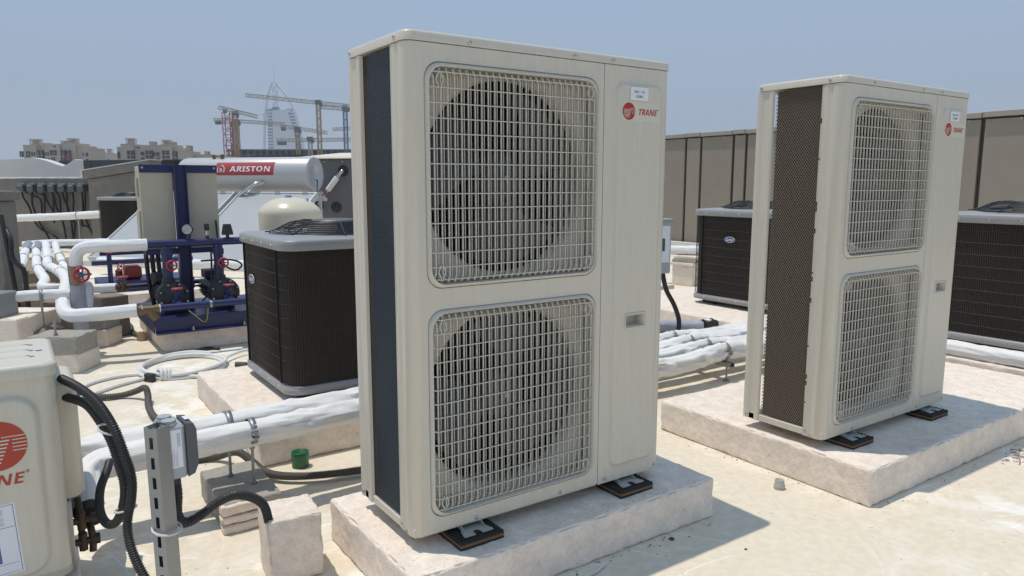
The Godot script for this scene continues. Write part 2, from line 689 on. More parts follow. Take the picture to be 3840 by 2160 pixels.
func roof_and_walls() -> void:
	var ground := B.new()
	ground.span(Vector3(-2400, -13.0, -2400), Vector3(2400, -12.0, 2400))
	setting("ground", ground, M.sand_ground)
	var deck := B.new()
	deck.span(Vector3(-16, -0.4, -22), Vector3(9.5, 0, 7), 0.0)
	setting("roof_deck", deck, M.roof)
	# the building below the deck
	var below := B.new()
	below.span(Vector3(-15.8, -12.0, -21.8), Vector3(9.3, -0.4, 6.8))
	solid("building", below, M.sand_render, "plain rendered building carrying the flat roof deck", "building")

	# brown panelled screen wall along the far side of the roof
	var x := 9.138
	var high := 2.03
	var w := thing("screen_wall", "tall brown panelled metal screen wall with dark joints and folded coping", "wall", Vector3(x, 0, 0))
	var back := B.new()
	back.span(Vector3(0.05, 0, -13), Vector3(0.17, high, 6.5))
	part("backing", back, M.clad_joint, w)
	var cuts := [-12.0, -11.1, -10.3, -9.15, -8.6, -7.63, -7.27, -6.55, -6.28, -5.78, -5.02, -4.3, -3.45, -2.6, -2.0, -1.19, -0.94, -0.2, 0.75, 1.2, 2.0, 2.9, 3.3, 4.2, 5.1, 5.9]
	for i in cuts.size() - 1:
		var p := B.new()
		var jog := rng.randf_range(-0.004, 0.004)
		p.span(Vector3(jog, 0.03, cuts[i] + 0.026), Vector3(0.045, high - 0.035, cuts[i + 1] - 0.026), 0.006)
		part("panel", p, [M.clad_brown, M.clad_warm, M.clad_brown, M.clad_pale][(i * 7) % 4], w)
		var fx := B.new()
		fx.rod(Vector3(-0.012, high - 0.055, cuts[i + 1] - 0.16), Vector3(0.004, high - 0.055, cuts[i + 1] - 0.16), 0.014, 8)
		part("fixing", fx, M.screw, w)
		var cp := B.new()
		var lift := 0.006 * float(i % 2)
		cp.span(Vector3(-0.045, high - 0.02 + lift, cuts[i] + 0.006), Vector3(0.21, high + 0.05 + lift, cuts[i + 1] - 0.006), 0.006)
		part("coping_piece", cp, M.coping, w)


func plinths() -> void:
	var spec := [
		[Vector3(-0.508, 0, -0.36), Vector3(0.68, LEVEL, 0.25), "low pale concrete plinth under the unit tagged BAC - 10"],
		[Vector3(1.205, 0, -0.52), Vector3(3.15, LEVEL, 0.53), "wide pale concrete plinth under the unit tagged TV ROOM"],
		[Vector3(-0.525, 0, -2.35), Vector3(0.95, LEVEL, -1.12), "pale concrete plinth under the brown louvred condenser beside the pipe run"],
		[Vector3(3.24, 0, -0.75), Vector3(5.0, 0.155, 1.9), "pale concrete plinth carrying a white pipe along its edge and a dark condenser"],
		[Vector3(3.09, 0, -3.1), Vector3(5.0, LEVEL, -1.3), "pale concrete plinth under the condenser in front of the screen wall"],
		[Vector3(-0.495, 0, -4.75), Vector3(1.3, 0.14, -3.63), "long pale concrete plinth under the navy pump skid"],
	]
	for s in spec:
		var b := B.new()
		var base: Vector3 = (s[0] + s[1]) * 0.5
		base.y = 0.0
		b.rough(s[0] - base, s[1] - base, 0.010, 0.0125 if s[0].z > -0.6 and s[0].x < 2.0 else 0.03, 0.0030, wob, 0.030)
		solid("concrete_plinth", b, M.plinth, s[2], "plinth", base)


const UW := 0.939
const UD := 0.367
const UH := 1.345
const UY := 0.0393
const GROW := 1.0305     # the casing was first measured 3 % small


func hole_plate(b: B, x0: float, x1: float, y0: float, y1: float, hx0: float, hx1: float, hy0: float, hy1: float, r: float, z: float) -> void:
	# flat plate with a rounded opening, facing +z
	b.smooth(false)
	var q := func(ax: float, bx: float, ay: float, by: float) -> void:
		if bx - ax > 1e-5 and by - ay > 1e-5:
			b.quad(Vector3(ax, ay, z), Vector3(ax, by, z), Vector3(bx, by, z), Vector3(bx, ay, z))
	q.call(x0, x1, y0, hy0)
	q.call(x0, x1, hy1, y1)
	q.call(x0, hx0, hy0, hy1)
	q.call(hx1, x1, hy0, hy1)
	for k in 4:
		var sx: float = [1, -1, -1, 1][k]
		var sy: float = [1, 1, -1, -1][k]
		var corner := Vector2(hx1 if sx > 0 else hx0, hy1 if sy > 0 else hy0)
		var c := corner - Vector2(sx, sy) * r
		for i in 8:
			var t0 := PI * 0.5 * i / 8.0
			var t1 := PI * 0.5 * (i + 1) / 8.0
			var a := c + Vector2(sx * cos(t0), sy * sin(t0)) * r
			var d := c + Vector2(sx * cos(t1), sy * sin(t1)) * r
			if sx * sy > 0:
				b.tri(Vector3(corner.x, corner.y, z), Vector3(a.x, a.y, z), Vector3(d.x, d.y, z))
			else:
				b.tri(Vector3(corner.x, corner.y, z), Vector3(d.x, d.y, z), Vector3(a.x, a.y, z))


func face_ring(poly: PackedVector2Array, c: Vector2, z: float, grow := 0.0) -> PackedVector3Array:
	var a := PackedVector3Array()
	for p in poly:
		a.append(Vector3(c.x + p.x + signf(p.x) * grow, c.y + p.y + signf(p.y) * grow, z))
	return a


func fan_shroud_mesh(r: float, half_w: float, half_h: float, deep: float) -> B:
	# flat plate with a round mouth that funnels back
	var b := B.new()
	b.smooth(true)
	var n := 64
	for k in n:
		var a0 := TAU * k / n
		var a1 := TAU * (k + 1) / n
		var e := func(a: float) -> Vector3:
			var d := Vector2(cos(a), sin(a))
			var s := minf(half_w / maxf(absf(d.x), 1e-4), half_h / maxf(absf(d.y), 1e-4))
			return Vector3(d.x * s, d.y * s, 0)
		var steps := [[1.0, -1], [1.035, 0.0], [1.005, -0.008], [0.985, -0.018], [0.98, -deep]]
		var p0: Vector3 = e.call(a0)
		var p1: Vector3 = e.call(a1)
		for i in range(1, steps.size()):
			var q0 := Vector3(cos(a0) * r * steps[i][0], sin(a0) * r * steps[i][0], steps[i][1])
			var q1 := Vector3(cos(a1) * r * steps[i][0], sin(a1) * r * steps[i][0], steps[i][1])
			b.quad(p0, q0, q1, p1)
			p0 = q0
			p1 = q1
	return b


func blade_mesh(r: float) -> B:
	# one broad propeller blade about the z axis
	var b := B.new()
	b.smooth(true)
	var rows := []
	for i in 9:
		var t := i / 8.0
		var rr := lerpf(0.07, r, t)
		var spread := lerpf(0.55, 0.95, sin(t * PI * 0.55))
		var row := PackedVector3Array()
		for j in 9:
			var u := j / 8.0
			var a := (u - 0.5) * spread * 1.35 + t * 0.35
			row.append(Vector3(cos(a) * rr, sin(a) * rr, (u - 0.5) * lerpf(0.075, 0.05, t) + 0.012 * sin(u * PI)))
		rows.append(row)
	for i in 8:
		for j in 8:
			b.quad(rows[i][j], rows[i][j + 1], rows[i + 1][j + 1], rows[i + 1][j])
	return b


func service_face(b: B, x0: float, x1: float, y0: float, y1: float, z: float) -> void:
	# pressed panel: a wide shallow raised field with soft shoulders, and a grip pocket
	var rc := [0.700, 0.902, 0.045, 1.271]
	var grip := [0.757, 0.842, 0.505, 0.548]
	var depth := func(x: float, y: float) -> float:
		var cx: float = (rc[0] + rc[1]) * 0.5
		var cy: float = (rc[2] + rc[3]) * 0.5
		var qx: float = absf(x - cx) - (rc[1] - rc[0]) * 0.5 + 0.032
		var qy: float = absf(y - cy) - (rc[3] - rc[2]) * 0.5 + 0.032
		var sd: float = Vector2(maxf(qx, 0), maxf(qy, 0)).length() + minf(maxf(qx, qy), 0.0) - 0.032
		var d := 0.0065 * smoothstep(0.0, -0.011, sd)
		return d
	var xs := PackedFloat32Array()
	var ys := PackedFloat32Array()
	for s in [[x0, rc[0], 4], [rc[0], rc[0] + 0.044, 16], [rc[0] + 0.044, grip[0], 2], [grip[0], grip[1], 4], [grip[1], rc[1] - 0.044, 2], [rc[1] - 0.044, rc[1], 16], [rc[1], x1, 4]]:
		for k in s[2]:
			xs.append(lerpf(s[0], s[1], float(k) / s[2]))
	xs.append(x1)
	for s in [[y0, rc[2], 3], [rc[2], rc[2] + 0.044, 16], [rc[2] + 0.044, grip[2], 8], [grip[2], grip[3], 2], [grip[3], rc[3] - 0.044, 8], [rc[3] - 0.044, rc[3], 16], [rc[3], y1, 3]]:
		for k in s[2]:
			ys.append(lerpf(s[0], s[1], float(k) / s[2]))
	ys.append(y1)
	b.smooth(true)
	for i in xs.size() - 1:
		for j in ys.size() - 1:
			var mx := (xs[i] + xs[i + 1]) * 0.5
			var my := (ys[j] + ys[j + 1]) * 0.5
			if mx > grip[0] and mx < grip[1] and my > grip[2] and my < grip[3]:
				continue
			var v: Array[Vector3] = []
			for k in [[0, 0], [0, 1], [1, 1], [1, 0]]:
				var px := xs[i + k[0]]
				var py := ys[j + k[1]]
				v.append(Vector3(px - UW * 0.5, UY + py, z + depth.call(px, py)))
			b.quad(v[0], v[1], v[2], v[3])


func grip_mesh(z: float) -> B:
	var b := B.new()
	var c := Vector2(0.7995 - UW * 0.5, UY + 0.5265)
	var w := 0.094
	var h := 0.052
	var poly := rrect(w, h, 0.004, 3)
	var inner := rrect(w - 0.014, h - 0.014, 0.003, 3)
	b.loft([face_ring(poly, c, z + 0.004), face_ring(poly, c, z + 0.0085), face_ring(inner, c, z + 0.0085), face_ring(inner, c, z - 0.035)], false, true)
	return b


func grille(parent: Node3D, cx: float, cy: float, z: float) -> void:
	# moulded fan guard: flat rods across, upright fins behind them whose ends curl back into the rim
	var g := Node3D.new()
	g.name = "fan_guard"
	parent.add_child(g, true)
	g.position = Vector3(cx, cy, z)
	var hw := 0.2805
	var hh := 0.2795
	var rim := B.new()
	var o := rrect(0.585, 0.586, 0.046, 8)
	rim.loft([face_ring(o, Vector2.ZERO, -0.014, -0.0015), face_ring(o, Vector2.ZERO, -0.0085, -0.002), face_ring(o, Vector2.ZERO, 0.0, -0.0085), face_ring(o, Vector2.ZERO, 0.0005, -0.0105), face_ring(o, Vector2.ZERO, -0.040, -0.0130)], false, false)
	part("guard_rim", rim, M.ivory_plastic, g)
	var reach := func(p: float) -> float:
		# how far the rounded opening runs at this distance from its middle
		var over := maxf(0.0, absf(p) - (hw - 0.040))
		return -0.040 + sqrt(maxf(0.0, 0.040 * 0.040 - over * over))
	for k in 15:
		var y := 0.266 - k * 0.0385
		y = clampf(y, -0.268, 0.268)
		var half: float = hw + minf(0.0, reach.call(y))
		var r := B.new()
		var x1 := half - 0.012
		# rod with ends that bend back
		for sx in [-1.0, 1.0]:
			r.bar(Vector3(sx * x1, 0, 0.0012), Vector3(sx * (half + 0.002), 0, -0.012), 0.0028, 0.0034)
		r.box(Vector3(0, 0, 0.0012), Vector3(2 * x1, 0.0027, 0.0032), 0.0008)
		part("guard_rod", r, M.ivory_plastic, g, Vector3(0, y, 0))
	var n := 53
	for k in n:
		var x := lerpf(-hw + 0.012, hw - 0.012, k / float(n - 1))
		var wide := k % 2 == 0
		var top: float = hh + reach.call(x)
		var f := B.new()
		var front := -0.0012 if wide else -0.0060
		var thick := 0.0030 if wide else 0.0017
		var back := front - (0.0042 if wide else 0.0040)
		var poly := PackedVector2Array()
		var curl := 0.020
		poly.append(Vector2(front, -top + curl))
		poly.append(Vector2(front, top - curl))
		for i in range(1, 6):
			var a := PI * 0.5 * i / 5.0
			poly.append(Vector2(front - 0.030 * (1.0 - cos(a)), top - curl + curl * sin(a)))
		poly.append(Vector2(-0.034, top - 0.006))
		poly.append(Vector2(back, top - curl - 0.004))
		poly.append(Vector2(back, -top + curl + 0.004))
		poly.append(Vector2(-0.034, -top + 0.006))
		for i in range(5, 0, -1):
			var a := PI * 0.5 * i / 5.0
			poly.append(Vector2(front - 0.030 * (1.0 - cos(a)), -top + curl - curl * sin(a)))
		f.prism(poly, Transform3D(Basis(Vector3(0, 0, 1), Vector3(0, 1, 0), Vector3(1, 0, 0)), Vector3(-thick * 0.5, 0, 0)), thick)
		if wide:
			for sy in [-1.0, 1.0]:
				f.box(Vector3(0, sy * (top - 0.0095), -0.0085), Vector3(0.0068, 0.019, 0.005), 0.002, Basis(Vector3.RIGHT, -sy * 0.55))
		part("guard_fin", f, M.ivory_plastic, g, Vector3(x, 0, 0))
	# wavy clips round the four fixing holes
	for sx in [-1.0, 1.0]:
		for sy in [-1.0, 1.0]:
			var c := B.new()
			for side in [-1.0, 1.0]:
				var before := Vector3()
				for i in 13:
					var t := i / 12.0
					var wave := 0.0035 + 0.0065 * pow(sin(t * PI), 2.0)
					var p := Vector3(side * wave, (t - 0.5) * 0.036, 0)
					if i > 0:
						c.bar(before, p, 0.012, 0.0026)
					before = p
			c.lathe(PackedVector2Array([Vector2(0, 0.002), Vector2(0.0045, 0.002), Vector2(0.0045, -0.01)]), Transform3D(Basis(Vector3.RIGHT, PI * 0.5), Vector3(0, 0, -0.014)), 12)
			part("guard_clip", c, M.ivory_plastic, g, Vector3(sx * 0.252, sy * 0.247, -0.004))


func diamond_mesh(wide: float, high: float, px: float, py: float, t: float) -> B:
	# expanded-metal sheet in local x, y
	var b := B.new()
	var rise := py / px
	for fam in [1.0, -1.0]:
		var c0 := -wide * rise if fam > 0 else 0.0
		var c := c0
		while c < high + (wide * rise if fam < 0 else 0.0):
			# y = c + fam * rise * x, clipped to the sheet
			var xa := 0.0
			var xb := wide
			var ya := c
			var yb: float = c + fam * rise * wide
			if fam > 0:
				if ya < 0:
					xa = -c / rise
					ya = 0
				if yb > high:
					xb = (high - c) / rise
					yb = high
			else:
				if ya > high:
					xa = (c - high) / rise
					ya = high
				if yb < 0:
					xb = c / rise
					yb = 0
			if xb - xa > 0.003:
				var a := Vector3(xa, ya, 0)
				var d := Vector3(xb, yb, 0)
				var along := (d - a).normalized()
				var side := Vector3(-along.y, along.x, 0) * t * 0.5
				var lift := Vector3(0, 0, t * 0.45)
				b.smooth(false)
				b.quad(a - side, d - side, d + lift, a + lift)
				b.quad(a + lift, d + lift, d + side, a + side)
				b.quad(a + side, d + side, d - side, a - side)
			c += py
	return b


func tall_unit(label: String, at: Vector3, tag_lines: Array, blue: bool) -> Node3D:
	var u := thing("air_conditioner", label, "air conditioner", at, 0.0, "tall two-fan air conditioners")
	u.scale = Vector3.ONE * GROW
	var zf := UD * 0.5
	var xl := -UW * 0.5
	var xr := UW * 0.5
	# lid
	var lid := B.new()
	var foot := rrect(UW + 0.004, UD + 0.004, 0.028, 6)
	lid.loft([level_ring(foot, UY + 1.3185), level_ring(foot, UY + 1.338), level_ring(foot, UY + 1.3425, 0.002), level_ring(foot, UY + UH, 0.007)], true, true)
	part("lid", lid, M.ivory, u)
	# front panel wrapping round the left corner
	var fp := B.new()
	var y0 := UY
	var y1 := UY + 1.3165
	var mid := UY + 0.659
	var seam := xl + 0.656
	hole_plate(fp, xl + 0.03, seam, y0 + 0.006, mid, xl + 0.052, xl + 0.637, UY + 0.045, UY + 0.631, 0.046, zf)
	hole_plate(fp, xl + 0.03, seam, mid, y1, xl + 0.052, xl + 0.637, UY + 0.687, UY + 1.273, 0.046, zf)
	for h in [0.338, 0.980]:
		var o := rrect(0.585, 0.586, 0.046, 8)
		var c := Vector2(xl + 0.3445, UY + h)
		fp.loft([face_ring(o, c, zf), face_ring(o, c, zf - 0.010)], false, false)
	var run := []   # profile of the wrapped corner, from the face round to the side
	for i in 9:
		var a := PI * 0.5 * i / 8.0
		run.append(Vector2(xl + 0.03 - 0.03 * sin(a), zf - 0.03 + 0.03 * cos(a)))
	for s in [[0.0, 0.040], [0.0035, 0.046], [0.0035, 0.058], [0.0, 0.064], [0.0, 0.085], [0.018, 0.087]]:
		run.append(Vector2(xl + s[0], zf - s[1]))
	fp.smooth(true)
	for i in run.size() - 1:
		var a: Vector2 = run[i]
		var d: Vector2 = run[i + 1]
		fp.quad(Vector3(d.x, y0 + 0.006, d.y), Vector3(d.x, y1, d.y), Vector3(a.x, y1, a.y), Vector3(a.x, y0 + 0.006, a.y))
	# rolled lower edge
	fp.smooth(true)
	var low := [Vector2(xl + 0.656, zf)]
	for i in 9:
		low.append(run[i])
	low.append(Vector2(xl, zf - 0.085))
	for i in low.size() - 1:
		var a: Vector2 = low[i]
		var d: Vector2 = low[i + 1]
		var ai: Vector2 = a + (Vector2(xl + 0.1, 0) - a).limit_length(0.006)
		var di: Vector2 = d + (Vector2(xl + 0.1, 0) - d).limit_length(0.006)
		fp.quad(Vector3(di.x, y0, di.y), Vector3(d.x, y0 + 0.006, d.y), Vector3(a.x, y0 + 0.006, a.y), Vector3(ai.x, y0, ai.y))
	part("front_panel", fp, M.ivory, u)
	# service panel at the right, wrapping to the right side
	var sp := B.new()
	service_face(sp, 0.6575, UW - 0.03, 0.0, 1.3165, zf)
	var run2 := []
	for i in 9:
		var a := PI * 0.5 * i / 8.0
		run2.append(Vector2(xr - 0.03 + 0.03 * sin(a), zf - 0.03 + 0.03 * cos(a)))
	run2.append(Vector2(xr, -zf))
	sp.smooth(true)
	for i in run2.size() - 1:
		var a: Vector2 = run2[i]
		var d: Vector2 = run2[i + 1]
		sp.quad(Vector3(a.x, y0, a.y), Vector3(a.x, y1, a.y), Vector3(d.x, y1, d.y), Vector3(d.x, y0, d.y))
	sp.smooth(false)
	sp.quad(Vector3(xr, y0, -zf), Vector3(xr, y1, -zf), Vector3(xl + 0.67, y1, -zf), Vector3(xl + 0.67, y0, -zf))
	var spo := part("service_panel", sp, M.ivory, u)
	part("grip", grip_mesh(zf), M.ivory_plastic, spo)
	# inner partition, floor pan, rear corner post
	var wall := B.new()
	wall.span(Vector3(xl + 0.662, UY + 0.03, -zf + 0.004), Vector3(xl + 0.666, y1 - 0.002, zf - 0.052))
	part("partition", wall, M.ivory, u)
	var pan := B.new()
	pan.span(Vector3(xl + 0.004, UY + 0.001, -zf + 0.002), Vector3(xr - 0.004, UY + 0.028, zf - 0.006), 0.003)
	part("base_pan", pan, M.ivory, u)
	var post := B.new()
	var pw := 0.0 if blue else -0.008
	var prof := [Vector2(xl + (0.026 if blue else 0.006), -zf + 0.0855 + pw), Vector2(xl + 0.002, -zf + 0.084 + pw), Vector2(xl + 0.0, -zf + 0.080 + pw), Vector2(xl + 0.0, -zf + 0.060), Vector2(xl + 0.004, -zf + 0.053), Vector2(xl + 0.004, -zf + 0.030), Vector2(xl + 0.0, -zf + 0.022), Vector2(xl + 0.0, -zf + 0.006), Vector2(xl + 0.006, -zf), Vector2(xl + (0.055 if blue else 0.03), -zf)]
	post.smooth(true)
	for i in prof.size() - 1:
		var a: Vector2 = prof[i]
		var d: Vector2 = prof[i + 1]
		post.quad(Vector3(a.x, UY + 0.004, a.y), Vector3(a.x, y1, a.y), Vector3(d.x, y1, d.y), Vector3(d.x, UY + 0.004, d.y))
		post.quad(Vector3(a.x + 0.0018, UY + 0.004, a.y + 0.001), Vector3(a.x + 0.0018, y1, a.y + 0.001), Vector3(d.x + 0.0018, y1, d.y + 0.001), Vector3(d.x + 0.0018, UY + 0.004, d.y + 0.001))
	part("corner_post", post, M.ivory, u)
	# coil, L-shaped: side slab and rear slab
	var coil := B.new()
	coil.span(Vector3(xl + 0.014, UY + 0.03, -zf + 0.115), Vector3(xl + 0.050, y1 - 0.003, zf - 0.088))
	coil.span(Vector3(xl + 0.020, UY + 0.03, -zf + 0.083), Vector3(xl + 0.660, y1 - 0.003, -zf + 0.114))
	part("coil", coil, M.coil_black if blue else M.coil_brown, u)
	if blue:
		var foam := B.new()
		foam.span(Vector3(xl + 0.010, UY + 0.03, -zf + 0.084), Vector3(xl + 0.030, y1 - 0.003, -zf + 0.117))
		part("gap_strip", foam, M.strip_brown, u)  # dark brown strip filling the gap by the rear post
	var sheet := diamond_mesh(0.163 if blue else 0.196, 1.283, 0.0085 if blue else 0.0105, 0.0115 if blue else 0.0140, 0.0021 if blue else 0.0020)
	var guard := part("coil_guard", sheet, M.guard_blue if blue else M.guard_tan, u)
	guard.transform = Transform3D(Basis(Vector3(0, 0, 1), Vector3(0, 1, 0), Vector3(-1, 0, 0)), Vector3(xl + 0.009, UY + 0.032, -zf + 0.367 - 0.0865 - (0.163 if blue else 0.196)))
	stuff(guard)
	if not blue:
		# rivets and slots down the wrapped panel edge, hole shade painted black
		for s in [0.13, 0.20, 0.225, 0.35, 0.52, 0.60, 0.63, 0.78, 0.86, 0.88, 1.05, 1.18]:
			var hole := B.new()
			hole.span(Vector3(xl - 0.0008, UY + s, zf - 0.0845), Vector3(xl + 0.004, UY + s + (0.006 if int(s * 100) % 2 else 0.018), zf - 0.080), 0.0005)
			part("painted_slot", hole, M.rubber, u)
	# fans
	for h in [0.338, 0.980]:
		var c := Vector3(xl + 0.3445, UY + h, 0)
		var sh := part("fan_shroud", fan_shroud_mesh(0.276, 0.305, 0.3205, 0.036), M.ivory_plastic, u)
		sh.position = c + Vector3(0, 0, zf - 0.046)
		var fan := Node3D.new()
		fan.name = "fan"
		u.add_child(fan, true)
		fan.position = c + Vector3(0, 0, zf - 0.105)
		var bm := blade_mesh(0.247)
		for k in 3:
			var bo := part("blade", bm, M.fan_black, fan)
			bo.rotation.z = TAU * k / 3.0 + (0.45 if h > 0.5 else 1.1)
		var hub := B.new()
		hub.lathe(PackedVector2Array([Vector2(0, 0.034), Vector2(0.05, 0.032), Vector2(0.072, 0.022), Vector2(0.078, -0.03)]), Transform3D(Basis(Vector3.RIGHT, PI * 0.5), Vector3.ZERO), 24)
		part("hub", hub, M.fan_black, fan)
		var nut := B.new()
		nut.rod(Vector3(0, 0, 0.03), Vector3(0, 0, 0.048), 0.009, 6)
		part("nut", nut, M.screw, fan)
		var motor := B.new()
		motor.rod(Vector3(0, 0, -0.03), Vector3(0, 0, -0.11), 0.058, 20)
		motor.box(Vector3(-0.11, 0, -0.10), Vector3(0.012, 0.62, 0.02))
		motor.box(Vector3(0.11, 0, -0.10), Vector3(0.012, 0.62, 0.02))
		part("motor", motor, M.motor_grey, u, c + Vector3(0, 0, zf - 0.105))
		grille(u, c.x, c.y, zf + 0.009)
	# feet
	for x in [-0.2866, 0.3083]:
		for sz in [1.0, -1.0]:
			var f := B.new()
			var outline := PackedVector2Array([Vector2(-0.034, -0.13), Vector2(0.034, -0.13), Vector2(0.034, 0.012), Vector2(0.048, 0.058), Vector2(0.046, 0.066), Vector2(0.012, 0.066), Vector2(0.010, 0.046), Vector2(0.0, 0.040), Vector2(-0.010, 0.046), Vector2(-0.012, 0.066), Vector2(-0.046, 0.066), Vector2(-0.048, 0.058), Vector2(-0.034, 0.012)])
			f.prism(outline, Transform3D(Basis(Vector3(1, 0, 0), Vector3(0, 0, sz), Vector3(0, 1, 0)), Vector3(0, 0.0258, sz * 0.160)), 0.0022)
			for s in [-1.0, 1.0]:
				var web := PackedVector2Array([Vector2(-0.13, 0.0), Vector2(0.054, 0.0), Vector2(0.018, UY - 0.024), Vector2(-0.13, UY - 0.024)])
				f.prism(web, Transform3D(Basis(Vector3(0, 0, sz), Vector3(0, 1, 0), Vector3(1, 0, 0)), Vector3(s * 0.0335 - 0.001, 0.0258, sz * 0.160)), 0.002)
			part("foot", f, M.bracket, u, Vector3(x, 0, 0))
	# screws
	var sm := B.new()
	sm.lathe(PackedVector2Array([Vector2(0, 0.0035), Vector2(0.003, 0.003), Vector2(0.0052, 0.001), Vector2(0.0062, 0.0008), Vector2(0.0062, -0.001)]), Transform3D(Basis(Vector3.RIGHT, PI * 0.5), Vector3.ZERO), 12)
	var smm := sm.mesh()
	for p in [[0.187, 1.328], [0.540, 1.328], [0.688, 1.328], [0.198, 0.0145], [0.503, 0.0145], [0.686, 0.0145], [0.910, 0.0145]]:
		part("screw", smm, M.screw, u, Vector3(xl + p[0], UY + p[1], zf + (0.003 if p[1] > 1 else 0.0008)))
	for p in [[0.055, 1.330], [0.345, 1.330], [0.074, 0.022], [0.347, 0.018]]:
		var so := part("screw", smm, M.screw, u, Vector3(xl - (0.0025 if p[1] > 1 else 0.0005), UY + p[1], zf - p[0]))
		so.rotation.y = -PI * 0.5
	# engraved tag
	var zt := zf + 0.0067
	var tg := B.new()
	tg.box(Vector3.ZERO, Vector3(0.074, 0.040, 0.0036), 0.0006)
	var tgo := part("name_tag", tg, M.label_white, u, Vector3(xl + 0.793, UY + 1.2375, zt + 0.0022))
	lettering(tag_lines[0], 0.041, 0.0078, M.ink_dark, tgo, Transform3D(Basis(), Vector3(-0.001, 0.0055, 0.0019)))
	lettering(tag_lines[1], tag_lines[2], 0.0078, M.ink_dark, tgo, Transform3D(Basis(), Vector3(-0.001, -0.0085, 0.0019)))
	# maker's sticker: red disc with light strokes, slanted name
	var badge := Node3D.new()
	badge.name = "badge"
	u.add_child(badge, true)
	badge.position = Vector3(xl + 0.802, UY + 1.1835, zt)
	var film := B.new()
	film.box(Vector3.ZERO, Vector3(0.164, 0.062, 0.0006))
	part("film", film, M.sticker_cream, badge, Vector3(0.002, 0, 0.0004))
	red_disc(badge, 0.0262, Vector3(-0.050, 0, 0.0008), M.logo_red, M.sticker_cream)
	lettering("TRANE", 0.079, 0.0192, M.logo_red, badge, Transform3D(Basis(), Vector3(0.030, 0.0, 0.0009)), 800, 0.22)
	lettering("®", 0.004, 0.004, M.logo_red, badge, Transform3D(Basis(), Vector3(0.0745, 0.0075, 0.0009)))
	if blue:
		var drip := B.new()
		drip.tube(curve([Vector3(0, 0.05, 0), Vector3(0.003, 0.03, 0.001), Vector3(0.001, 0.0, 0.001), Vector3(0.008, -0.03, 0.002), Vector3(0.012, -0.05, 0.002)], 0.006), 0.003, 6, PackedFloat32Array())
		var dr := part("paint_drip", drip, M.sticker_cream, u, Vector3(xl + 0.012, UY + 0.34, zf - 0.0105))
		dr.scale.z = 0.5
	return u


func red_disc(parent: Node3D, r: float, at: Vector3, red: Material, pale: Material) -> void:
	var d := B.new()
	d.lathe(PackedVector2Array([Vector2(0, 0.0004), Vector2(r, 0.0004), Vector2(r, -0.0003)]), Transform3D(Basis(Vector3.RIGHT, PI * 0.5), Vector3.ZERO), 40, true)
	var o := part("logo_disc", d, red, parent, at)
	var s := B.new()
	for k in 7:
		var y := r * (0.20 - k * 0.145)
		var half := sqrt(r * r - y * y)
		var right := r * (0.42 - k * 0.055)
		s.span(Vector3(-half * 0.93 + r * 0.10, y - r * 0.028, 0.0004), Vector3(right, y + r * 0.028, 0.0009))
	for k in 5:
		var y := r * (0.34 - k * 0.145)
		var half := sqrt(r * r - y * y)
		s.span(Vector3(r * (0.16 if k == 0 else 0.50), y - r * 0.018, 0.0004), Vector3(half * 0.985, y + r * 0.018, 0.0008))
	part("logo_strokes", s, pale, o)


func rubber_pad(at: Vector3, label: String) -> void:
	var t := thing("vibration_pad", label, "rubber pad", at, 0.0, "ribbed pads under the tall units")
	for k in 2:
		var b := B.new()
		var y := 0.004 if k == 0 else 0.0195
		b.span(Vector3(-0.074, y - 0.004, -0.072), Vector3(0.074, y + 0.0035, 0.072), 0.001)
		for i in 10:
			if k == 1:
				var z := -0.0655 + i * 0.01455
				b.span(Vector3(-0.074, y + 0.0025, z - 0.0042), Vector3(0.074, y + 0.0065, z + 0.0042), 0.0016)
		part("rubber_layer", b, M.rubber, t)
	var c := B.new()
	c.span(Vector3(-0.0735, 0.0072, -0.0715), Vector3(0.0735, 0.0158, 0.0715), 0.0005)
	part("cork_layer", c, M.cork, t)


func tall_units() -> void:
	var one := Vector3(0.0398, LEVEL, -0.0571)
	var two := Vector3(1.7093, LEVEL, 0.1264)
	tall_unit("tall ivory two-fan air conditioner tagged BAC - 10 LIVING with dark blue side mesh", one, ["BAC - 10", "LIVING", 0.030], true)
	tall_unit("tall ivory two-fan air conditioner tagged TV ROOM with tan diamond side mesh", two, ["UAC - 08", "TV ROOM", 0.038], false)
	for u in [[one, "BAC - 10 unit"], [two, "TV ROOM unit"]]:
		for s in [[-0.2954, 0.178, "fan-side pad nearer the mesh, under the "], [0.3177, 0.178, "fan-side pad below the plain panel, under the "], [-0.2954, -0.150, "rear pad nearer the mesh, under the "], [0.3177, -0.150, "rear pad below the plain panel, under the "]]:
			rubber_pad(u[0] + Vector3(s[0], 0, s[1]), "ribbed rubber " + s[2] + u[1])


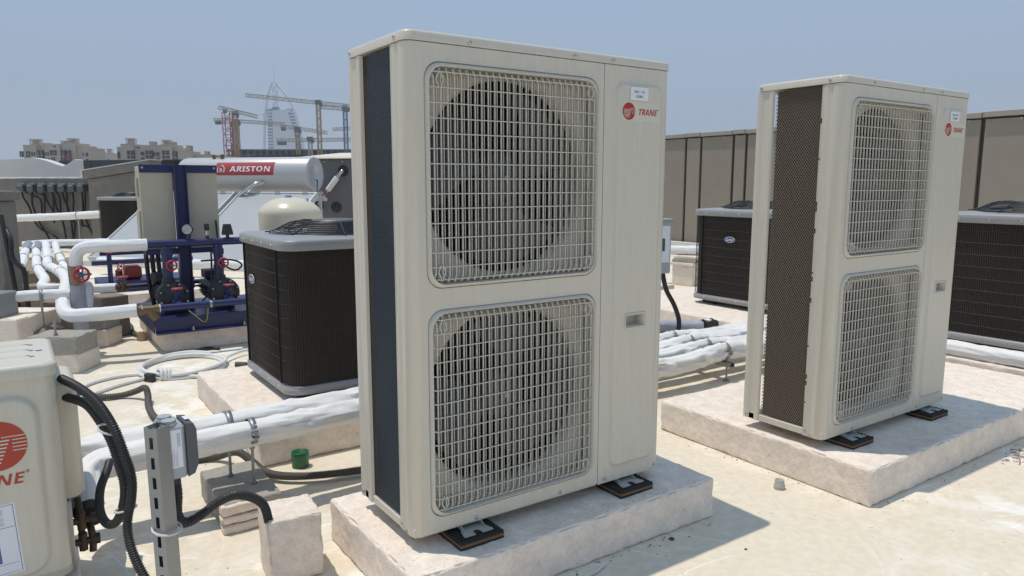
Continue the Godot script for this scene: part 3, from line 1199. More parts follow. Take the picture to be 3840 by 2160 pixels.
func small_unit() -> void:
	# the lower unit beside the corrugated conduits; only its service end is in the picture
	var w := 0.86
	var d := 0.345
	var h := 0.613
	var u := thing("air_conditioner", "low ivory air conditioner with ridged lid and large red disc above slanted name", "air conditioner", Vector3(-1.240 - w * 0.5, 0.10, -0.385 - d * 0.5))
	var pl := B.new()
	pl.rough(Vector3(-w * 0.5 - 0.15, 0, -d * 0.5 - 0.14), Vector3(w * 0.5 + 0.02, 0.06, d * 0.5 + 0.14), 0.01, 0.03, 0.002, wob, 0.02)
	solid("concrete_plinth", pl, M.plinth, "thin pale concrete plinth under the low unit with the large red disc", "plinth", Vector3(-1.240 - w * 0.5, 0, -0.385 - d * 0.5))
	for s in [-1.0, 1.0]:
		var rail := B.new()
		rail.span(Vector3(s * 0.30 - 0.03, -0.04, -d * 0.5 - 0.02), Vector3(s * 0.30 + 0.03, 0.001, d * 0.5 + 0.02), 0.003)
		part("foot", rail, M.bracket, u)
	var body := B.new()
	var foot := rrect(w, d, 0.032, 8)
	body.loft([level_ring(foot, 0.0, 0.004), level_ring(foot, 0.005), level_ring(foot, h - 0.033)], true, true)
	part("casing", body, M.ivory, u)
	# front skin: pressed recess with a bright lower shoulder
	var zf := d * 0.5
	var skin := B.new()
	var xs := PackedFloat32Array()
	var ys := PackedFloat32Array()
	for k in 95:
		xs.append(lerpf(-0.40, 0.10, k / 14.0) if k < 14 else lerpf(0.10, w * 0.5 - 0.034, (k - 14) / 80.0))
	for k in 131:
		ys.append(lerpf(0.03, h - 0.036, k / 130.0))
	var depth := func(x: float, y: float) -> float:
		var qx: float = maxf(absf(x - 0.04) - 0.286, 0.0)
		var qy: float = maxf(absf(y - 0.285) - 0.190, 0.0)
		var sd: float = Vector2(qx, qy).length() - 0.060
		return 0.012 * smoothstep(0.0, -0.012, sd)
	skin.smooth(true)
	for i in xs.size() - 1:
		for j in ys.size() - 1:
			var v: Array[Vector3] = []
			for k in [[0, 0], [0, 1], [1, 1], [1, 0]]:
				var px := xs[i + k[0]]
				var py := ys[j + k[1]]
				v.append(Vector3(px, py, zf + 0.0155 + depth.call(px, py)))
			skin.quad(v[0], v[1], v[2], v[3])
	# returns of the skin to the casing
	skin.smooth(true)
	var xe := w * 0.5 - 0.034
	for i in 6:
		var a := PI * 0.5 * i / 6.0
		var c := PI * 0.5 * (i + 1) / 6.0
		skin.quad(Vector3(xe + 0.032 * sin(a), 0.03, zf - 0.0165 + 0.032 * cos(a)), Vector3(xe + 0.032 * sin(a), h - 0.036, zf - 0.0165 + 0.032 * cos(a)), Vector3(xe + 0.032 * sin(c), h - 0.036, zf - 0.0165 + 0.032 * cos(c)), Vector3(xe + 0.032 * sin(c), 0.03, zf - 0.0165 + 0.032 * cos(c)))
	skin.smooth(false)
	skin.quad(Vector3(-0.4, h - 0.036, zf - 0.01), Vector3(-0.4, h - 0.036, zf + 0.0155), Vector3(xe, h - 0.036, zf + 0.0155), Vector3(xe, h - 0.036, zf - 0.01))
	skin.quad(Vector3(-0.4, 0.03, zf + 0.0155), Vector3(-0.4, 0.03, zf - 0.01), Vector3(xe, 0.03, zf - 0.01), Vector3(xe, 0.03, zf + 0.0155))
	part("front_panel", skin, M.ivory, u)
	# lid with three pressed ridges
	var lid := B.new()
	var lf := rrect(w + 0.010, d + 0.046, 0.034, 8)
	var ring := []
	for s in [[h - 0.035, 0.0], [h - 0.010, 0.0], [h - 0.004, 0.002], [h, 0.010]]:
		var r := level_ring(lf, s[0], s[1])
		for i in r.size():
			r[i].z += 0.006
		ring.append(r)
	lid.loft(ring, true, true)
	part("lid", lid, M.ivory, u)
	for k in 3:
		var rg := B.new()
		var zz := -0.075 + k * 0.085
		var ridge := []
		for s in [[0.0, 0.0], [0.0016, 0.005], [0.0028, 0.012]]:
			var poly := rrect(0.66, 0.045, 0.022, 8)
			var r := level_ring(poly, h + s[0] - 0.0005, s[1])
			ridge.append(r)
		rg.loft(ridge, false, true)
		part("lid_ridge", rg, M.ivory, u, Vector3(0.06, 0, zz))
	var dot := B.new()
	dot.span(Vector3(-0.008, -0.001, -0.002), Vector3(0.008, 0.001, 0.002))
	part("blue_clip", dot, M.ink_blue, u, Vector3(w * 0.5 - 0.030, h + 0.001, 0.02))
	# cover over the terminals on the right side
	var cov := B.new()
	var cr := []
	for s in [[0.19, 0.010], [0.20, 0.0], [0.52, 0.0], [0.535, 0.004], [0.54, 0.014]]:
		var poly := rrect(0.11, 0.20, 0.030, 6)
		cr.append(level_ring(poly, s[0], s[1]))
	cov.loft(cr, true, true)
	part("terminal_cover", cov, M.ivory, u, Vector3(w * 0.5 - 0.006, 0.0, 0.0))
	var valve_plate := B.new()
	valve_plate.span(Vector3(w * 0.5 - 0.002, 0.01, -0.12), Vector3(w * 0.5 + 0.012, 0.185, 0.10), 0.003)
	part("valve_plate", valve_plate, M.bracket, u)
	for y in [0.10, 0.035]:
		var v := B.new()
		v.rod(Vector3(w * 0.5 + 0.01, y, 0.05), Vector3(w * 0.5 + 0.066, y, 0.05), 0.010, 12)
		v.rod(Vector3(w * 0.5 + 0.058, y, 0.05), Vector3(w * 0.5 + 0.078, y, 0.05), 0.016, 6)
		v.rod(Vector3(w * 0.5 + 0.034, y - 0.026, 0.05), Vector3(w * 0.5 + 0.034, y + 0.026, 0.05), 0.013, 6)
		v.rod(Vector3(w * 0.5 + 0.034, y + 0.02, 0.05), Vector3(w * 0.5 + 0.030, y + 0.06, 0.02), 0.009, 10)
		part("valve", v, M.brass_dark, u)
	# large disc and name
	var zs := zf + 0.0155 + 0.012
	var badge := Node3D.new()
	badge.name = "badge"
	u.add_child(badge, true)
	badge.position = Vector3(0.288, 0.409, zs)
	red_disc(badge, 0.0655, Vector3(0, 0, 0.0006), M.logo_orange, M.sticker_cream)
	lettering("TRANE", 0.145, 0.030, M.logo_orange, badge, Transform3D(Basis(), Vector3(-0.022, -0.092, 0.0006)), 800, 0.22)
	lettering("®", 0.008, 0.008, M.logo_orange, badge, Transform3D(Basis(), Vector3(0.060, -0.078, 0.0006)))
	# registration sticker
	var st := Node3D.new()
	st.name = "sticker"
	u.add_child(st, true)
	st.position = Vector3(0.236, 0.165, zs)
	st.rotation.z = 0.05
	var film := B.new()
	film.span(Vector3(-0.08, -0.11, 0), Vector3(0.08, 0.085, 0.0006))
	part("film", film, M.label_white, st)
	var frame := B.new()
	for e in [[-0.076, 0.020, 0.076, 0.0213], [-0.076, 0.0797, 0.076, 0.081], [0.0745, 0.02, 0.076, 0.081], [0.0745, -0.106, 0.076, 0.018], [0.02, -0.105, 0.07, -0.104], [0.02, -0.080, 0.07, -0.079]]:
		frame.span(Vector3(e[0], e[1], 0.0004), Vector3(e[2], e[3], 0.0009))
	part("frame_line", frame, M.ink_blue, st)
	var blue := B.new()
	blue.span(Vector3(-0.05, -0.074, 0.0004), Vector3(0.035, 0.014, 0.0009))
	part("blue_field", blue, M.ink_blue, st)
	var up := Basis(Vector3(0, 0, 1), PI * 0.5)
	lettering("HERE", 0.024, 0.009, M.ink_grey, st, Transform3D(up, Vector3(0.028, 0.05, 0.0006)))
	lettering("RFID TAG", 0.044, 0.009, M.ink_grey, st, Transform3D(up, Vector3(0.047, 0.05, 0.0006)))


func condenser(label: String, at: Vector3, turn: float, logo_side: float) -> Node3D:
	# square louvred condenser, fan on top
	var w := 0.79
	var h := 0.775
	var u := thing("condenser", label, "condenser", at, turn, "dark louvred condensers")
	var base := B.new()
	var f0 := rrect(w, w, 0.085, 8)
	base.loft([level_ring(f0, 0.035, 0.02), level_ring(f0, 0.042), level_ring(f0, 0.072), level_ring(f0, 0.080, 0.012)], true, true)
	part("base_ring", base, M.lid_grey, u)
	for s in [Vector2(1, 1), Vector2(1, -1), Vector2(-1, 1), Vector2(-1, -1)]:
		var ft := B.new()
		ft.span(Vector3(s.x * 0.26 - 0.06, 0, s.y * 0.26 - 0.06), Vector3(s.x * 0.26 + 0.06, 0.036, s.y * 0.26 + 0.06), 0.006)
		part("foot", ft, M.cast_black, u)
	var core := B.new()
	var f1 := rrect(w - 0.045, w - 0.045, 0.07, 8)
	core.loft([level_ring(f1, 0.08), level_ring(f1, h - 0.05)], true, false)
	var f1b := rrect(w - 0.10, w - 0.10, 0.05, 8)
	core.loft([level_ring(f1b, 0.09), level_ring(f1b, h - 0.05)], false, false)
	part("coil", core, M.coil_brown, u)
	# vertical and level guard wires
	var wires := B.new()
	var line := PackedVector2Array()
	var f2 := rrect(w - 0.016, w - 0.016, 0.08, 10)
	for i in f2.size():
		var a := f2[i]
		var b := f2[(i + 1) % f2.size()]
		var n := maxi(1, int(round((b - a).length() / 0.0115)))
		for k in n:
			line.append(a.lerp(b, float(k) / n))
	for p in line:
		wires.smooth(false)
		var d := p.normalized()
		var s := Vector2(-d.y, d.x)
		var r := 0.0021
		var q := [p + s * r, p + d * r, p - s * r]
		for k in 2:
			wires.quad(Vector3(q[k].x, 0.083, q[k].y), Vector3(q[k].x, h - 0.052, q[k].y), Vector3(q[k + 1].x, h - 0.052, q[k + 1].y), Vector3(q[k + 1].x, 0.083, q[k + 1].y))
	for k in 9:
		var y := 0.135 + k * 0.068
		var f3 := rrect(w - 0.012, w - 0.012, 0.082, 8)
		wires.loft([level_ring(f3, y - 0.0016), level_ring(f3, y, -0.0015), level_ring(f3, y + 0.0016)], false, false)
	stuff(part("louvre", wires, M.louvre_wire, u))
	# bare corner post with a dark seam
	for s in [-1.0, 1.0]:
		var seam := B.new()
		seam.span(Vector3(-w * 0.5 - 0.002, 0.085, s * 0.28 - 0.002), Vector3(-w * 0.5 + 0.012, h - 0.052, s * 0.28 + 0.002))
		part("seam_strip", seam, M.coil_black, u)
	# lid with fan well
	var lid := B.new()
	var f4 := rrect(w + 0.014, w + 0.014, 0.092, 10)
	var n4 := f4.size()
	var round_ring := func(r: float, y: float) -> PackedVector3Array:
		var a := PackedVector3Array()
		for k in n4:
			var t := f4[k].normalized()
			a.append(Vector3(t.x * r, y, t.y * r))
		return a
	lid.loft([level_ring(f4, h - 0.052, 0.012), level_ring(f4, h - 0.046), level_ring(f4, h - 0.008), level_ring(f4, h - 0.001, 0.006), level_ring(f4, h + 0.001, 0.016), round_ring.call(0.325, h + 0.012), round_ring.call(0.312, h + 0.012), round_ring.call(0.305, h - 0.045)], false, false)
	part("lid", lid, M.lid_grey, u)
	var fan := Node3D.new()
	fan.name = "fan"
	u.add_child(fan, true)
	fan.position = Vector3(0, h - 0.035, 0)
	fan.rotation.x = -PI * 0.5
	for k in 3:
		var bo := part("blade", blade_mesh(0.27), M.motor_grey, fan)
		bo.rotation.z = TAU * k / 3.0
	# domed guard: rings and spokes
	var g := B.new()
	var dome := func(r: float) -> float:
		return h + 0.012 + 0.052 * (1.0 - smoothstep(0.19, 0.335, r))
	for k in 13:
		var r := 0.115 + k * 0.0175
		g.ring(Vector3(0, dome.call(r), 0), Basis(), r, 0.0028, 40, 5)
	for k in 8:
		var a := TAU * k / 8.0 + 0.2
		var p := PackedVector3Array()
		for i in 9:
			var r := lerpf(0.10, 0.345, i / 8.0)
			p.append(Vector3(cos(a) * r, dome.call(r) + 0.003, sin(a) * r))
		g.tube(p, 0.0035, 5)
	part("fan_guard", g, M.fan_wire, u)
	var capm := B.new()
	capm.lathe(PackedVector2Array([Vector2(0, h + 0.078), Vector2(0.10, h + 0.074), Vector2(0.116, h + 0.066), Vector2(0.118, h - 0.03)]), Transform3D.IDENTITY, 28)
	part("motor_cap", capm, M.motor_grey, u)
	# oval badge on the side that faces -x
	var oval := B.new()
	var ring := PackedVector2Array()
	for k in 32:
		ring.append(Vector2(cos(TAU * k / 32.0) * 0.049, sin(TAU * k / 32.0) * 0.0235))
	var inner := PackedVector2Array()
	for p in ring:
		inner.append(p * Vector2(0.93, 0.86))
	var face := Basis(Vector3(0, 0, 1), Vector3(0, 1, 0), Vector3(-1, 0, 0))
	oval.prism(ring, Transform3D.IDENTITY, 0.003)
	var bo2 := part("badge", oval, M.paint_white, u)
	bo2.transform = Transform3D(face, Vector3(-w * 0.5 - 0.001, 0.545, logo_side))
	var field := B.new()
	field.prism(inner, Transform3D.IDENTITY, 0.0036)
	part("badge_field", field, M.oval_blue, bo2)
	lettering("Carrier", 0.070, 0.024, M.paint_white, bo2, Transform3D(Basis(), Vector3(0, 0, 0.0036)), 700, 0.2)
	# screws in the lower ring
	var sc := B.new()
	sc.lathe(PackedVector2Array([Vector2(0, 0.003), Vector2(0.006, 0.002), Vector2(0.007, -0.001)]), Transform3D(Basis(Vector3.FORWARD, -PI * 0.5) , Vector3.ZERO), 8)
	var scm := sc.mesh()
	for k in 4:
		part("screw", scm, M.screw, u, Vector3(-w * 0.5 - 0.001, 0.06, -0.24 + k * 0.16))
		part("screw", scm, M.screw, u, Vector3(-w * 0.5 - 0.008, h - 0.03, -0.24 + k * 0.16))
	return u


func round_condensers() -> void:
	var c := condenser("brown louvred condenser with grey lid on plinth behind the unit tagged BAC - 10", Vector3(0.095, LEVEL, -1.83), 0.0, -0.14)
	var d := copy(c, Vector3(3.98, LEVEL, -2.05), 0.0, "dark louvred condenser with blue oval badge standing before the screen wall")
	d.get_node("badge").position.z = 0.0
	d.scale = Vector3.ONE * 1.05
	var e := copy(c, Vector3(4.01, 0.155, -0.05), 0.0, "dark louvred condenser on the plinth edged by a white pipe")
	e.get_node("badge").free()
	e.scale = Vector3.ONE * 1.08
	copy(c, Vector3(0.395, 0.18, -11.567), -0.86, "dusty louvred condenser between rendered wall and beige cabinet")


func wrapped_pipe(called: String, pts: Array, r: float, m: Material, label: String, group := "", amp := 0.004, step := 0.018) -> MeshInstance3D:
	var base: Vector3 = pts[0]
	base.y = 0.0
	var loc := []
	for p in pts:
		loc.append(p - base)
	var b := B.new()
	b.tube(curve(loc, step), r, 30, PackedFloat32Array(), wob, amp * 1.5)
	return solid(called, b, m, label, "pipe", base, 0.0, group)


func clamp_on(parent: Node3D, c: Vector3, r: float) -> void:
	# split pipe clamp about a pipe that runs along x
	var b := B.new()
	b.smooth(true)
	for k in 28:
		var a := TAU * k / 28.0
		var d := TAU * (k + 1) / 28.0
		for s in [[0.0, 0.003], [0.003, 0.0]]:
			var q0: float = r + s[0]
			var q1: float = r + s[1]
			b.quad(Vector3(-0.011 if s[0] < s[1] else 0.011, sin(a) * q0, cos(a) * q0), Vector3(-0.011 if s[0] < s[1] else 0.011, sin(a) * q1, cos(a) * q1), Vector3(-0.011 if s[0] < s[1] else 0.011, sin(d) * q1, cos(d) * q1), Vector3(-0.011 if s[0] < s[1] else 0.011, sin(d) * q0, cos(d) * q0))
		b.quad(Vector3(-0.011, sin(a) * (r + 0.003), cos(a) * (r + 0.003)), Vector3(0.011, sin(a) * (r + 0.003), cos(a) * (r + 0.003)), Vector3(0.011, sin(d) * (r + 0.003), cos(d) * (r + 0.003)), Vector3(-0.011, sin(d) * (r + 0.003), cos(d) * (r + 0.003)))
	b.box(Vector3(0, -0.006, r + 0.011), Vector3(0.022, 0.003, 0.018))
	b.box(Vector3(0, 0.006, r + 0.011), Vector3(0.022, 0.003, 0.018))
	b.rod(Vector3(0, -0.014, r + 0.013), Vector3(0, 0.014, r + 0.013), 0.004, 6)
	part("clamp", b, M.zinc, parent, c)


func pipe_runs() -> void:
	# two wrapped refrigerant bundles that come out past the tall unit towards the small one
	wrapped_pipe("wrapped_pipe", [Vector3(0.55, 0.305, -0.735), Vector3(-0.1, 0.303, -0.735), Vector3(-0.5, 0.298, -0.725), Vector3(-0.8, 0.290, -0.735), Vector3(-0.98, 0.280, -0.760), Vector3(-1.085, 0.268, -0.775), Vector3(-1.145, 0.262, -0.765), Vector3(-1.172, 0.252, -0.715), Vector3(-1.182, 0.228, -0.64), Vector3(-1.183, 0.200, -0.585)], 0.044, M.wrap_white, "white wrapped pipe elbowed towards the low unit's brass valves", "wrapped pipes past the tall unit", 0.011)
	wrapped_pipe("wrapped_pipe", [Vector3(0.55, 0.312, -0.845), Vector3(-0.2, 0.308, -0.85), Vector3(-0.708, 0.300, -0.845), Vector3(-1.1, 0.288, -0.87), Vector3(-1.5, 0.275, -0.885), Vector3(-2.2, 0.27, -0.9)], 0.046, M.wrap_white, "straight white wrapped pipe running behind the elbowed one", "wrapped pipes past the tall unit", 0.011)
	# torn end of the wrap over the copper
	var torn := thing("pipe_end", "torn dark insulation and copper at the low unit's valve", "insulation", Vector3(-1.183, 0.0, -0.58))
	var t := B.new()
	t.tube(curve([Vector3(0, 0.203, -0.01), Vector3(0.0, 0.186, 0.03)], 0.006), 0.040, 18, PackedFloat32Array(), wob, 0.006)
	part("dark_foam", t, M.conduit_black, torn)
	var cu := B.new()
	cu.tube(curve([Vector3(0, 0.19, 0.02), Vector3(0.0, 0.165, 0.06), Vector3(0.003, 0.14, 0.072), Vector3(0.0, 0.10, 0.075)], 0.01), 0.010, 10)
	part("copper_tube", cu, M.brass_dark, torn)
	# block that carries the two rods
	var bl := B.new()
	bl.rough(Vector3(-0.10, 0, -0.185), Vector3(0.10, 0.102, 0.185), 0.008, 0.014, 0.003, wob, 0.03)
	solid("concrete_block", bl, M.raw_block, "grey concrete block with two threaded rods standing in its top", "block", Vector3(-0.692, 0, -0.785))
	var skirt := B.new()
	skirt.rough(Vector3(-0.107, 0, 0.150), Vector3(0.02, 0.030, 0.200), 0.006, 0.014, 0.004, wob, 0.02)
	skirt.rough(Vector3(-0.109, 0.034, 0.155), Vector3(0.015, 0.060, 0.199), 0.006, 0.014, 0.005, wob, 0.02)
	skirt.rough(Vector3(-0.107, 0.064, 0.155), Vector3(0.02, 0.098, 0.196), 0.006, 0.014, 0.005, wob, 0.02)
	solid("mortar_lump", skirt, M.painted_block, "flaking pale mortar layers stuck to the grey block's end", "mortar", Vector3(-0.692, 0, -0.785))
	for s in [[Vector3(-0.655, 0.1, -0.730), 0.298, 0.046, "threaded rod and clamp holding the elbowed wrapped pipe"], [Vector3(-0.708, 0.1, -0.845), 0.301, 0.048, "threaded rod and clamp holding the straight wrapped pipe"]]:
		var r := thing("pipe_support", s[3], "pipe support", s[0], 0.0, "rods on the grey block")
		var rod := B.new()
		rod.rod(Vector3(0, 0.001, 0), Vector3(0, s[1] - 0.1 - s[2], 0), 0.0055, 8)
		part("rod", rod, M.zinc_dull, r)
		var nut := B.new()
		nut.rod(Vector3(0, 0.001, 0), Vector3(0, 0.010, 0), 0.011, 6)
		nut.rod(Vector3(0, s[1] - 0.118 - s[2], 0), Vector3(0, s[1] - 0.1 - s[2], 0), 0.010, 6)
		part("nut", nut, M.zinc_dull, r)
		clamp_on(r, Vector3(0, s[1] - 0.1, 0), s[2] + 0.001)
	# rack with four wrapped pipes between the two tall units
	var zs := [-0.945, -1.085, -1.225, -1.365]
	for k in 4:
		var z: float = zs[k]
		var y := 0.178
		wrapped_pipe("wrapped_pipe", [Vector3(0.62, y - 0.03 - 0.008 * k, z + 0.03), Vector3(1.1, y - 0.03 + 0.006 * k, z + 0.016), Vector3(1.45, y - 0.022, z - 0.012 + 0.01 * k), Vector3(1.8, y - 0.026 + 0.008 * (k % 2), z + 0.012 - 0.014 * (k % 2)), Vector3(2.17, y, z), Vector3(2.5, y - 0.020, z - 0.014 + 0.02 * (k % 2)), Vector3(2.8, y - 0.012 - 0.01 * (k % 2), z + 0.004), Vector3(3.05, y - 0.03, z - 0.02)], [0.050, 0.046, 0.052, 0.047][k], M.wrap_white, ["thick white wrapped pipe at the open end of the strut rack", "thick white wrapped pipe second from the rack's open end", "thick white wrapped pipe third from the rack's open end", "thick white wrapped pipe farthest from the rack's open end"][k], "wrapped pipes on the strut rack", 0.014)
	var rack := thing("pipe_rack", "low zinc strut rack with clamps under four wrapped pipes", "pipe rack", Vector3(2.17, 0, -1.15))
	var ch := B.new()
	for s in [[Vector3(0, 0.0925, 0), Vector3(0.041, 0.003, 0.56)], [Vector3(-0.0195, 0.1045, 0), Vector3(0.002, 0.021, 0.56)], [Vector3(0.0195, 0.1045, 0), Vector3(0.002, 0.021, 0.56)], [Vector3(-0.0155, 0.116, 0), Vector3(0.010, 0.002, 0.56)], [Vector3(0.0155, 0.116, 0), Vector3(0.010, 0.002, 0.56)]]:
		ch.box(s[0], s[1])
	part("strut_channel", ch, M.zinc, rack)
	for z in [0.24, -0.24]:
		var leg := B.new()
		leg.rod(Vector3(0, 0, z), Vector3(0, 0.125, z), 0.006, 8)
		leg.rod(Vector3(0, 0, z), Vector3(0, 0.006, z), 0.022, 14)
		leg.rod(Vector3(0, 0.006, z), Vector3(0, 0.016, z), 0.011, 6)
		leg.rod(Vector3(0, 0.116, z), Vector3(0, 0.126, z), 0.011, 6)
		part("leg", leg, M.zinc_dull, rack)
	for k in 4:
		clamp_on(rack, Vector3(0, 0.178, zs[k] + 1.15), 0.055)


func isolator_post() -> void:
	# slotted channel post with a switch box, conduits and the block that takes the conduit
	var p := thing("isolator_post", "slotted zinc channel post carrying a grey isolator switch", "post", Vector3(-1.043, 0, -0.066), 0.62)
	p.rotation.z = 0.012
	var high := 0.585
	var post := B.new()
	# open channel: slotted web towards -x side, plain flanks, turned-in lips
	var hw := 0.0205
	post.span(Vector3(-hw, 0, hw - 0.002), Vector3(hw, high, hw))
	post.span(Vector3(-hw, 0, -hw), Vector3(-hw + 0.002, high, -0.006))
	post.span(Vector3(-hw, 0, 0.006), Vector3(-hw + 0.002, high, hw - 0.002))
	for k in 12:
		var low := 0.0 if k == 0 else 0.040 + (k - 1) * 0.052
		post.span(Vector3(-hw, low, -0.006), Vector3(-hw + 0.002, minf(high, 0.010 + k * 0.052), 0.006))
	post.span(Vector3(hw - 0.002, 0, -hw), Vector3(hw, high, hw - 0.002))
	post.span(Vector3(-hw + 0.002, 0, -hw), Vector3(hw - 0.002, high, -hw + 0.002))
	part("channel", post, M.zinc, p)
	var sw := Node3D.new()
	sw.name = "switch_box"
	p.add_child(sw, true)
	sw.position = Vector3(0.056, 0.505, -0.012)
	sw.rotation.y = -0.55
	var back := B.new()
	back.box(Vector3(-0.006, 0, 0), Vector3(0.058, 0.142, 0.085), 0.006)
	part("back_case", back, M.switch_grey, sw)
	var cover := B.new()
	cover.prism(PackedVector2Array([Vector2(0.024, -0.070), Vector2(0.040, -0.064), Vector2(0.050, -0.040), Vector2(0.050, 0.052), Vector2(0.044, 0.068), Vector2(0.024, 0.072)]), Transform3D(Basis(), Vector3(0, 0, -0.043)), 0.086)
	part("cover", cover, M.switch_dark, sw)
	for z in [-0.022, 0.020]:
		var pl := B.new()
		pl.rod(Vector3(-0.010, 0.070, z), Vector3(-0.010, 0.075, z), 0.021, 16)
		pl.rod(Vector3(-0.010, 0.075, z), Vector3(-0.010, 0.082, z), 0.018, 8)
		part("plug", pl, M.switch_grey, sw)
	var lab := B.new()
	lab.box(Vector3.ZERO, Vector3(0.038, 0.100, 0.0006))
	var labo := part("rating_label", lab, M.label_white, sw, Vector3(-0.006, 0.010, 0.0429))
	var up := Basis(Vector3(0, 0, 1), PI * 0.5)
	lettering("ABB", 0.014, 0.0055, M.ink_dark, labo, Transform3D(up, Vector3(-0.0135, -0.041, 0.0004)), 800)
	lettering("KSE225DF", 0.024, 0.0035, M.ink_dark, labo, Transform3D(up, Vector3(-0.0155, 0.033, 0.0004)))
	var lines := B.new()
	for k in 5:
		lines.span(Vector3(-0.010 + k * 0.004, -0.046, 0.0003), Vector3(-0.009 + k * 0.004, -0.046 + [0.05, 0.038, 0.046, 0.03, 0.042][k], 0.0006))
	for k in 13:
		lines.span(Vector3(0.008, 0.006 + k * 0.0028, 0.0003), Vector3(0.0155, 0.006 + k * 0.0028 + [0.0008, 0.0016, 0.0011][k % 3], 0.0006))
	part("print", lines, M.ink_grey, labo)
	var top_label := B.new()
	top_label.box(Vector3(0.036, 0.0735, 0), Vector3(0.012, 0.001, 0.03))
	part("top_label", top_label, M.label_white, sw)
	var gland := B.new()
	gland.rod(Vector3(-0.006, -0.071, 0.0), Vector3(-0.006, -0.092, 0.0), 0.020, 12)
	part("gland", gland, M.conduit_black, sw)
	var tie := B.new()
	tie.ring(Vector3(0.004, 0.312, 0.002), Basis(Vector3.RIGHT, 0.2), 0.034, 0.003, 28, 6)
	part("cable_tie", tie, M.nylon, p)
	var base := B.new()
	base.span(Vector3(-0.08, 0, -0.07), Vector3(0.09, 0.006, 0.06), 0.002)
	part("base_plate", base, M.zinc_dull, p)

	var cnd := [[Vector3(-1.008, 0.418, -0.106), Vector3(-1.006, 0.375, -0.104), Vector3(-1.010, 0.325, -0.104), Vector3(-0.992, 0.293, -0.112), Vector3(-0.950, 0.297, -0.125), Vector3(-0.900, 0.318, -0.138), Vector3(-0.850, 0.318, -0.158), Vector3(-0.795, 0.285, -0.185), Vector3(-0.762, 0.245, -0.20), Vector3(-0.750, 0.19, -0.205)], "black corrugated conduit arching from the isolator switch to the pitted block"]
	add_conduit(cnd[0], 0.0135, 0.0066, M.conduit_black, cnd[1], "corrugated conduits")
	add_conduit([Vector3(-1.225, 0.640, -0.470), Vector3(-1.190, 0.631, -0.375), Vector3(-1.156, 0.604, -0.292), Vector3(-1.128, 0.549, -0.227), Vector3(-1.111, 0.482, -0.203), Vector3(-1.099, 0.417, -0.195), Vector3(-1.103, 0.357, -0.197), Vector3(-1.115, 0.296, -0.207), Vector3(-1.115, 0.235, -0.183), Vector3(-1.093, 0.165, -0.121), Vector3(-1.046, 0.095, -0.045), Vector3(-0.99, 0.035, 0.03), Vector3(-0.93, 0.02, 0.12)], 0.0125, 0.0068, M.conduit_black, "black corrugated conduit dropping from the low unit to the roof", "corrugated conduits")
	add_conduit([Vector3(-1.225, 0.588, -0.475), Vector3(-1.177, 0.579, -0.392), Vector3(-1.150, 0.542, -0.330), Vector3(-1.132, 0.498, -0.286), Vector3(-1.121, 0.439, -0.253), Vector3(-1.112, 0.378, -0.240), Vector3(-1.118, 0.317, -0.258), Vector3(-1.133, 0.254, -0.312), Vector3(-1.151, 0.225, -0.388), Vector3(-1.160, 0.239, -0.459), Vector3(-1.150, 0.280, -0.520), Vector3(-1.125, 0.305, -0.59), Vector3(-1.11, 0.31, -0.66)], 0.0125, 0.0068, M.conduit_black, "black corrugated conduit looping from the low unit up to the wrapped elbow", "corrugated conduits")
	for s in [[Vector3(-1.136, 0.535, -0.262), Vector3(0.35, 1.0, 0.25), "white cable tie high round the pair of black conduits"], [Vector3(-1.115, 0.318, -0.235), Vector3(-0.1, 1.0, -0.15), "white cable tie low round the pair of black conduits"]]:
		var tb := B.new()
		var n: Vector3 = s[1].normalized()
		var xx := n.cross(Vector3.BACK).normalized()
		tb.ring(Vector3.ZERO, Basis(xx, n, xx.cross(n)), 0.027, 0.0028, 26, 6)
		solid("cable_tie", tb, M.nylon, s[2], "cable tie", s[0], 0.0, "cable ties on conduits")
	# the pitted block, standing
	var blk := B.new()
	blk.rough(Vector3(-0.078, 0, -0.078), Vector3(0.078, 0.202, 0.078), 0.007, 0.011, 0.0035, wob, 0.035)
	solid("concrete_block", blk, M.painted_block, "upright pitted pale block that takes the isolator conduit", "block", Vector3(-0.677, 0, -0.244), -0.08)


func add_conduit(pts: Array, r: float, pitch: float, m: Material, label: String, group := "", n := 12) -> void:
	var base: Vector3 = pts[0]
	base.y = 0.0
	var loc := []
	for p in pts:
		loc.append(p - base)
	var b := B.new()
	ribbed(b, loc, r, pitch, n)
	solid("conduit", b, m, label, "conduit", base, 0.0, group)


func add_cable(called: String, pts: Array, r: float, m: Material, label: String, category: String, group := "", step := 0.03, n := 10) -> void:
	var base: Vector3 = pts[0]
	base.y = 0.0
	var loc := []
	for p in pts:
		loc.append(p - base)
	var b := B.new()
	b.tube(curve(loc, step), r, n)
	solid(called, b, m, label, category, base, 0.0, group)


func open_cap(called: String, r: float, h: float, wall: float, m: Material, label: String, at: Vector3, collar := false) -> void:
	var b := B.new()
	var p := PackedVector2Array([Vector2(0, 0.0), Vector2(r * 0.97, 0.0), Vector2(r, h * 0.05)])
	if collar:
		p.append_array(PackedVector2Array([Vector2(r, h * 0.45), Vector2(r * 0.86, h * 0.5), Vector2(r * 0.86, h * 0.97)]))
		p.append_array(PackedVector2Array([Vector2(r * 0.84, h), Vector2(r * 0.86 - wall, h), Vector2(r * 0.86 - wall, h * 0.2), Vector2(0, h * 0.2)]))
	else:
		p.append_array(PackedVector2Array([Vector2(r, h * 0.72), Vector2(r * 1.03, h * 0.76), Vector2(r * 1.03, h * 0.98), Vector2(r * 1.01, h), Vector2(r - wall, h), Vector2(r - wall, h * 0.12), Vector2(0, h * 0.12)]))
	b.lathe(p, Transform3D.IDENTITY, 32, false)
	solid(called, b, m, label, "cap", at)


